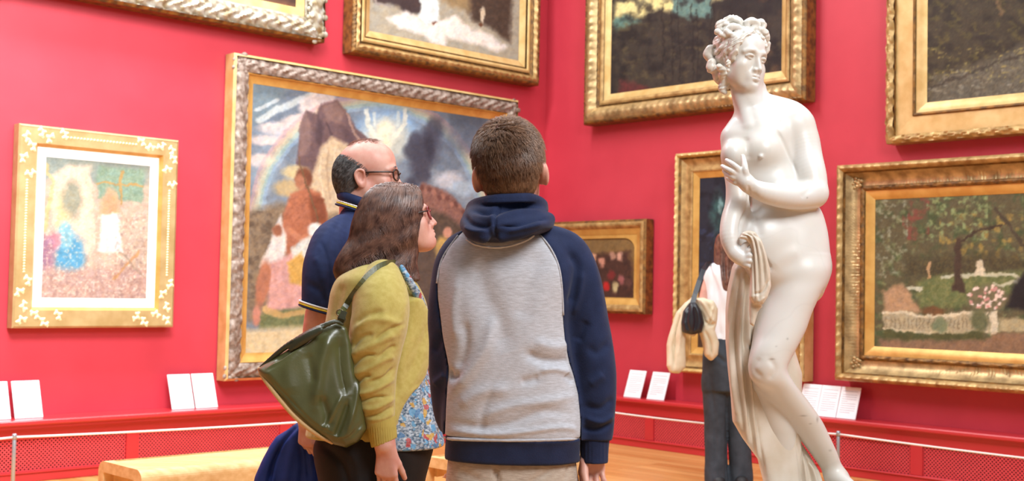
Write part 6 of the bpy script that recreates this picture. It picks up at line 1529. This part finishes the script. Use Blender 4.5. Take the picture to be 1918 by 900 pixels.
# jacket held in his hand
YJ = YM-.16; J_ = P3(YJ)
jk = empty('jacket', at(545, 1000, YJ), 'bright navy jacket hanging from the hand below the green handbag', 'jacket')
Jk = Sdf(); Jk.plate(pxpoly([(572, 792), (556, 791), (540, 803), (520, 815), (508, 832), (494, 858), (480, 890), (470, 950), (466, 1010), (520, 1030), (585, 1025), (606, 1000), (602, 930), (598, 880), (592, 845), (580, 815)], YJ), YJ, .06, .035, .02)
V, F = mesh_sdf(Jk, .005, it=2)
V = sculpt(V, F, [([(558, 795), (530, 830), (510, 870), (498, 930)], 4, -.016), ([(552, 800), (545, 850), (530, 920)], 9, .010), ([(548, 806), (522, 850), (512, 890), (508, 950)], 3, .010), ([(524, 838), (514, 868), (506, 900)], 4, -.012), ([(562, 830), (566, 870), (560, 930)], 6, -.010), ([(580, 850), (584, 890), (580, 940)], 7, .010), ([(572, 800), (574, 850), (578, 900)], 4, -.012), ([(590, 850), (596, 900)], 4, -.008)])
obj('shell', V, F, MT['jacket'], jk)
sc_ = empty('scarf', at(598, 930, YJ), 'scrap of red and white plaid cloth beside the navy jacket', 'scarf')
Sk = Sdf(); Sk.plate(pxpoly([(597, 862), (604, 858), (609, 880), (613, 930), (608, 990), (588, 992), (586, 930), (590, 890)], YJ+.04), YJ+.09, .02, .012, .01)
V, F = mesh_sdf(Sk, .005, it=1); obj('cloth', sculpt(V, F, [([(600, 870), (602, 940)], 3, -.008)]), F, MT['plaid'], sc_)

# ---------------------------------------------------------------- woman in the background
YK = 8.15; Kp = P3(YK); kk = YK/FPX
bw = empty('person', (at(1355, 900, YK)[0], YK, 0), 'person with long hair in white sleeveless top and dark jeans beyond the statue', 'person')
Sk = Sdf(); ko = at(1366, 470, YK); kR = rz(math.radians(195)); head_sdf(Sk, ko, kR, .97); Sk.frame()
px_tube(Sk, Kp, [(1364, 478, 0, 16), (1362, 510, 0, 18)], .02, sc=kk)
Sk.loft(pxrows([(512, 1338, 1390, .10), (560, 1334, 1390, .13), (640, 1330, 1388, .18)], YK), .03)
px_tube(Sk, Kp, [(1330, 516, -.0, 9), (1322, 540, -.0, 9), (1316, 570, -.02, 9), (1312, 590, -.08, 9), (1304, 592, -.13, 8)], .015, sc=kk); px_tube(Sk, Kp, [(1394, 520, 0, 11), (1403, 570, 0, 10), (1408, 640, 0, 8)], .015, sc=kk)
hand_sdf(Sk, at(1304, 590, YK-.14), rz(.6), .75, q=-1, curl=(.7, .8, .8, .8)); hand_sdf(Sk, at(1408, 642, YK), rz(0.), .9, q=1); Sk.frame()
for dx in (-24, 21): px_tube(Sk, Kp, [(1364+dx, 650, .01, 16), (1364+dx, 770, .01, 13), (1364+dx, 895, .01, 9)], .02, sc=kk)
V, F = mesh_sdf(Sk, .008, it=1); obj('body', V, F, MT['skin'], bw)
Tt = Sdf(); Tt.loft(pxrows([(492, 1340, 1388, .12), (500, 1326, 1398, .17), (520, 1319, 1402, .20), (560, 1321, 1400, .20), (600, 1326, 1396, .19), (638, 1325, 1394, .20)], YK), .02)
V, F = mesh_sdf(Tt, .007, it=2); V = cloth((sculpt(V, F, [([(1340, 520), (1345, 600), (1350, 632)], 5, -.01), ([(1332, 540), (1334, 620)], 4, .008)]), F), .006, 10, 4); obj('sleeveless_top', V, F, MT['white_top'], bw)
Td = Sdf(); Td.loft(pxrows([(632, 1324, 1396, .20), (660, 1318, 1402, .24), (700, 1316, 1402, .25), (730, 1318, 1400, .24)], YK), .02)
px_tube(Td, Kp, [(1340, 715, 0, 24), (1340, 780, 0, 21), (1341, 840, 0, 20.5), (1342, 905, 0, 22)], .03, sc=kk); px_tube(Td, Kp, [(1378, 715, 0, 24), (1382, 780, .02, 21), (1386, 840, .02, 21), (1388, 905, .02, 22)], .03, sc=kk)
V, F = mesh_sdf(Td, .008, it=2); V = cloth((sculpt(V, F, [([(1322, 650), (1345, 668), (1360, 680)], 4, -.012), ([(1330, 700), (1340, 800), (1338, 890)], 5, -.008), ([(1362, 740), (1362, 900)], 3, -.02)]), F), .006, 9, 5); obj('jeans', V, F, MT['denim'], bw)
a_ = at(1342, 905, YK); b_ = at(1388, 905, YK+.02); shoes(bw, [(a_[0], YK, -.1, 1), (b_[0], YK, .2, 1)], 'shoe')
Hk = Sdf(); Hk.loft(pxrows([(433, 1354, 1380, .12), (442, 1343, 1391, .20), (458, 1339, 1394, .225), (475, 1338, 1394, .215), (500, 1338, 1392, .17, -.02), (525, 1342, 1388, .13, -.05), (545, 1352, 1380, .08, -.07)], YK), .02)
V, F = mesh_sdf(Hk, .006, it=1); V = sculpt(V, F, [([(1346+k*6, 450), (1346+k*5.5, 500), (1352+k*4, 540)], 2, .008*(1 if k % 2 else -1)) for k in range(7)]); obj('hair', V, F, MT['hair_woman'], bw)
cb = empty('handbag', at(1295, 600, YK-.16), 'small black slouchy bag on a strap with the cream coat', 'handbag')
Kb = Sdf(); Kb.plate(pxpoly([(1290, 566), (1302, 566), (1312, 582), (1317, 604), (1312, 622), (1294, 626), (1278, 622), (1274, 604), (1278, 582)], YK-.2), YK-.24, .05, .04, .02)
V, F = mesh_sdf(Kb, .006, it=1); obj('bag_body', sculpt(V, F, [([(1290, 570), (1286, 600), (1292, 622)], 3, -.012), ([(1300, 570), (1304, 600), (1300, 622)], 3, -.012)]), F, MT['black_bag'], cb)
ribbon('strap', [at(1296, 572, YK-.24), at(1302, 550, YK-.22), at(1310, 525, YK-.19), at(1318, 505, YK-.15), at(1326, 494, YK-.08), at(1332, 492, YK+.0)], .032, .006, 'black_bag', cb)
ct = empty('coat', at(1290, 640, YK-.2), 'cream coat draped over the arm of the person beyond the statue', 'coat')
Kc = Sdf()
Kc.plate(pxpoly([(1296, 556), (1282, 566), (1268, 584), (1258, 612), (1250, 646), (1250, 684), (1256, 696), (1272, 698), (1284, 688), (1282, 650), (1284, 624), (1300, 630), (1322, 606), (1318, 576)], YK-.18), YK-.17, .05, .035, .02)
Kc.plate(pxpoly([(1296, 556), (1318, 556), (1334, 562), (1343, 578), (1342, 600), (1338, 618), (1345, 640), (1343, 664), (1332, 674), (1320, 664), (1316, 640), (1310, 620), (1318, 596), (1308, 574)], YK-.18), YK-.19, .06, .035, .02)
V, F = mesh_sdf(Kc, .006, it=2)
V = cloth((sculpt(V, F, [([(1276, 580), (1264, 630), (1262, 690)], 3, -.02), ([(1290, 562), (1276, 600), (1272, 660)], 3, .015), ([(1325, 566), (1332, 590), (1326, 612)], 3, -.02), ([(1312, 560), (1326, 580), (1338, 606)], 3, .018), ([(1320, 620), (1330, 640), (1334, 668)], 3, -.018), ([(1335, 575), (1330, 600)], 2, .015), ([(1318, 600), (1330, 608), (1340, 606)], 2.5, -.02)]), F), .012, 14, 6)
obj('shell', V, F, MT['cream_coat'], ct)
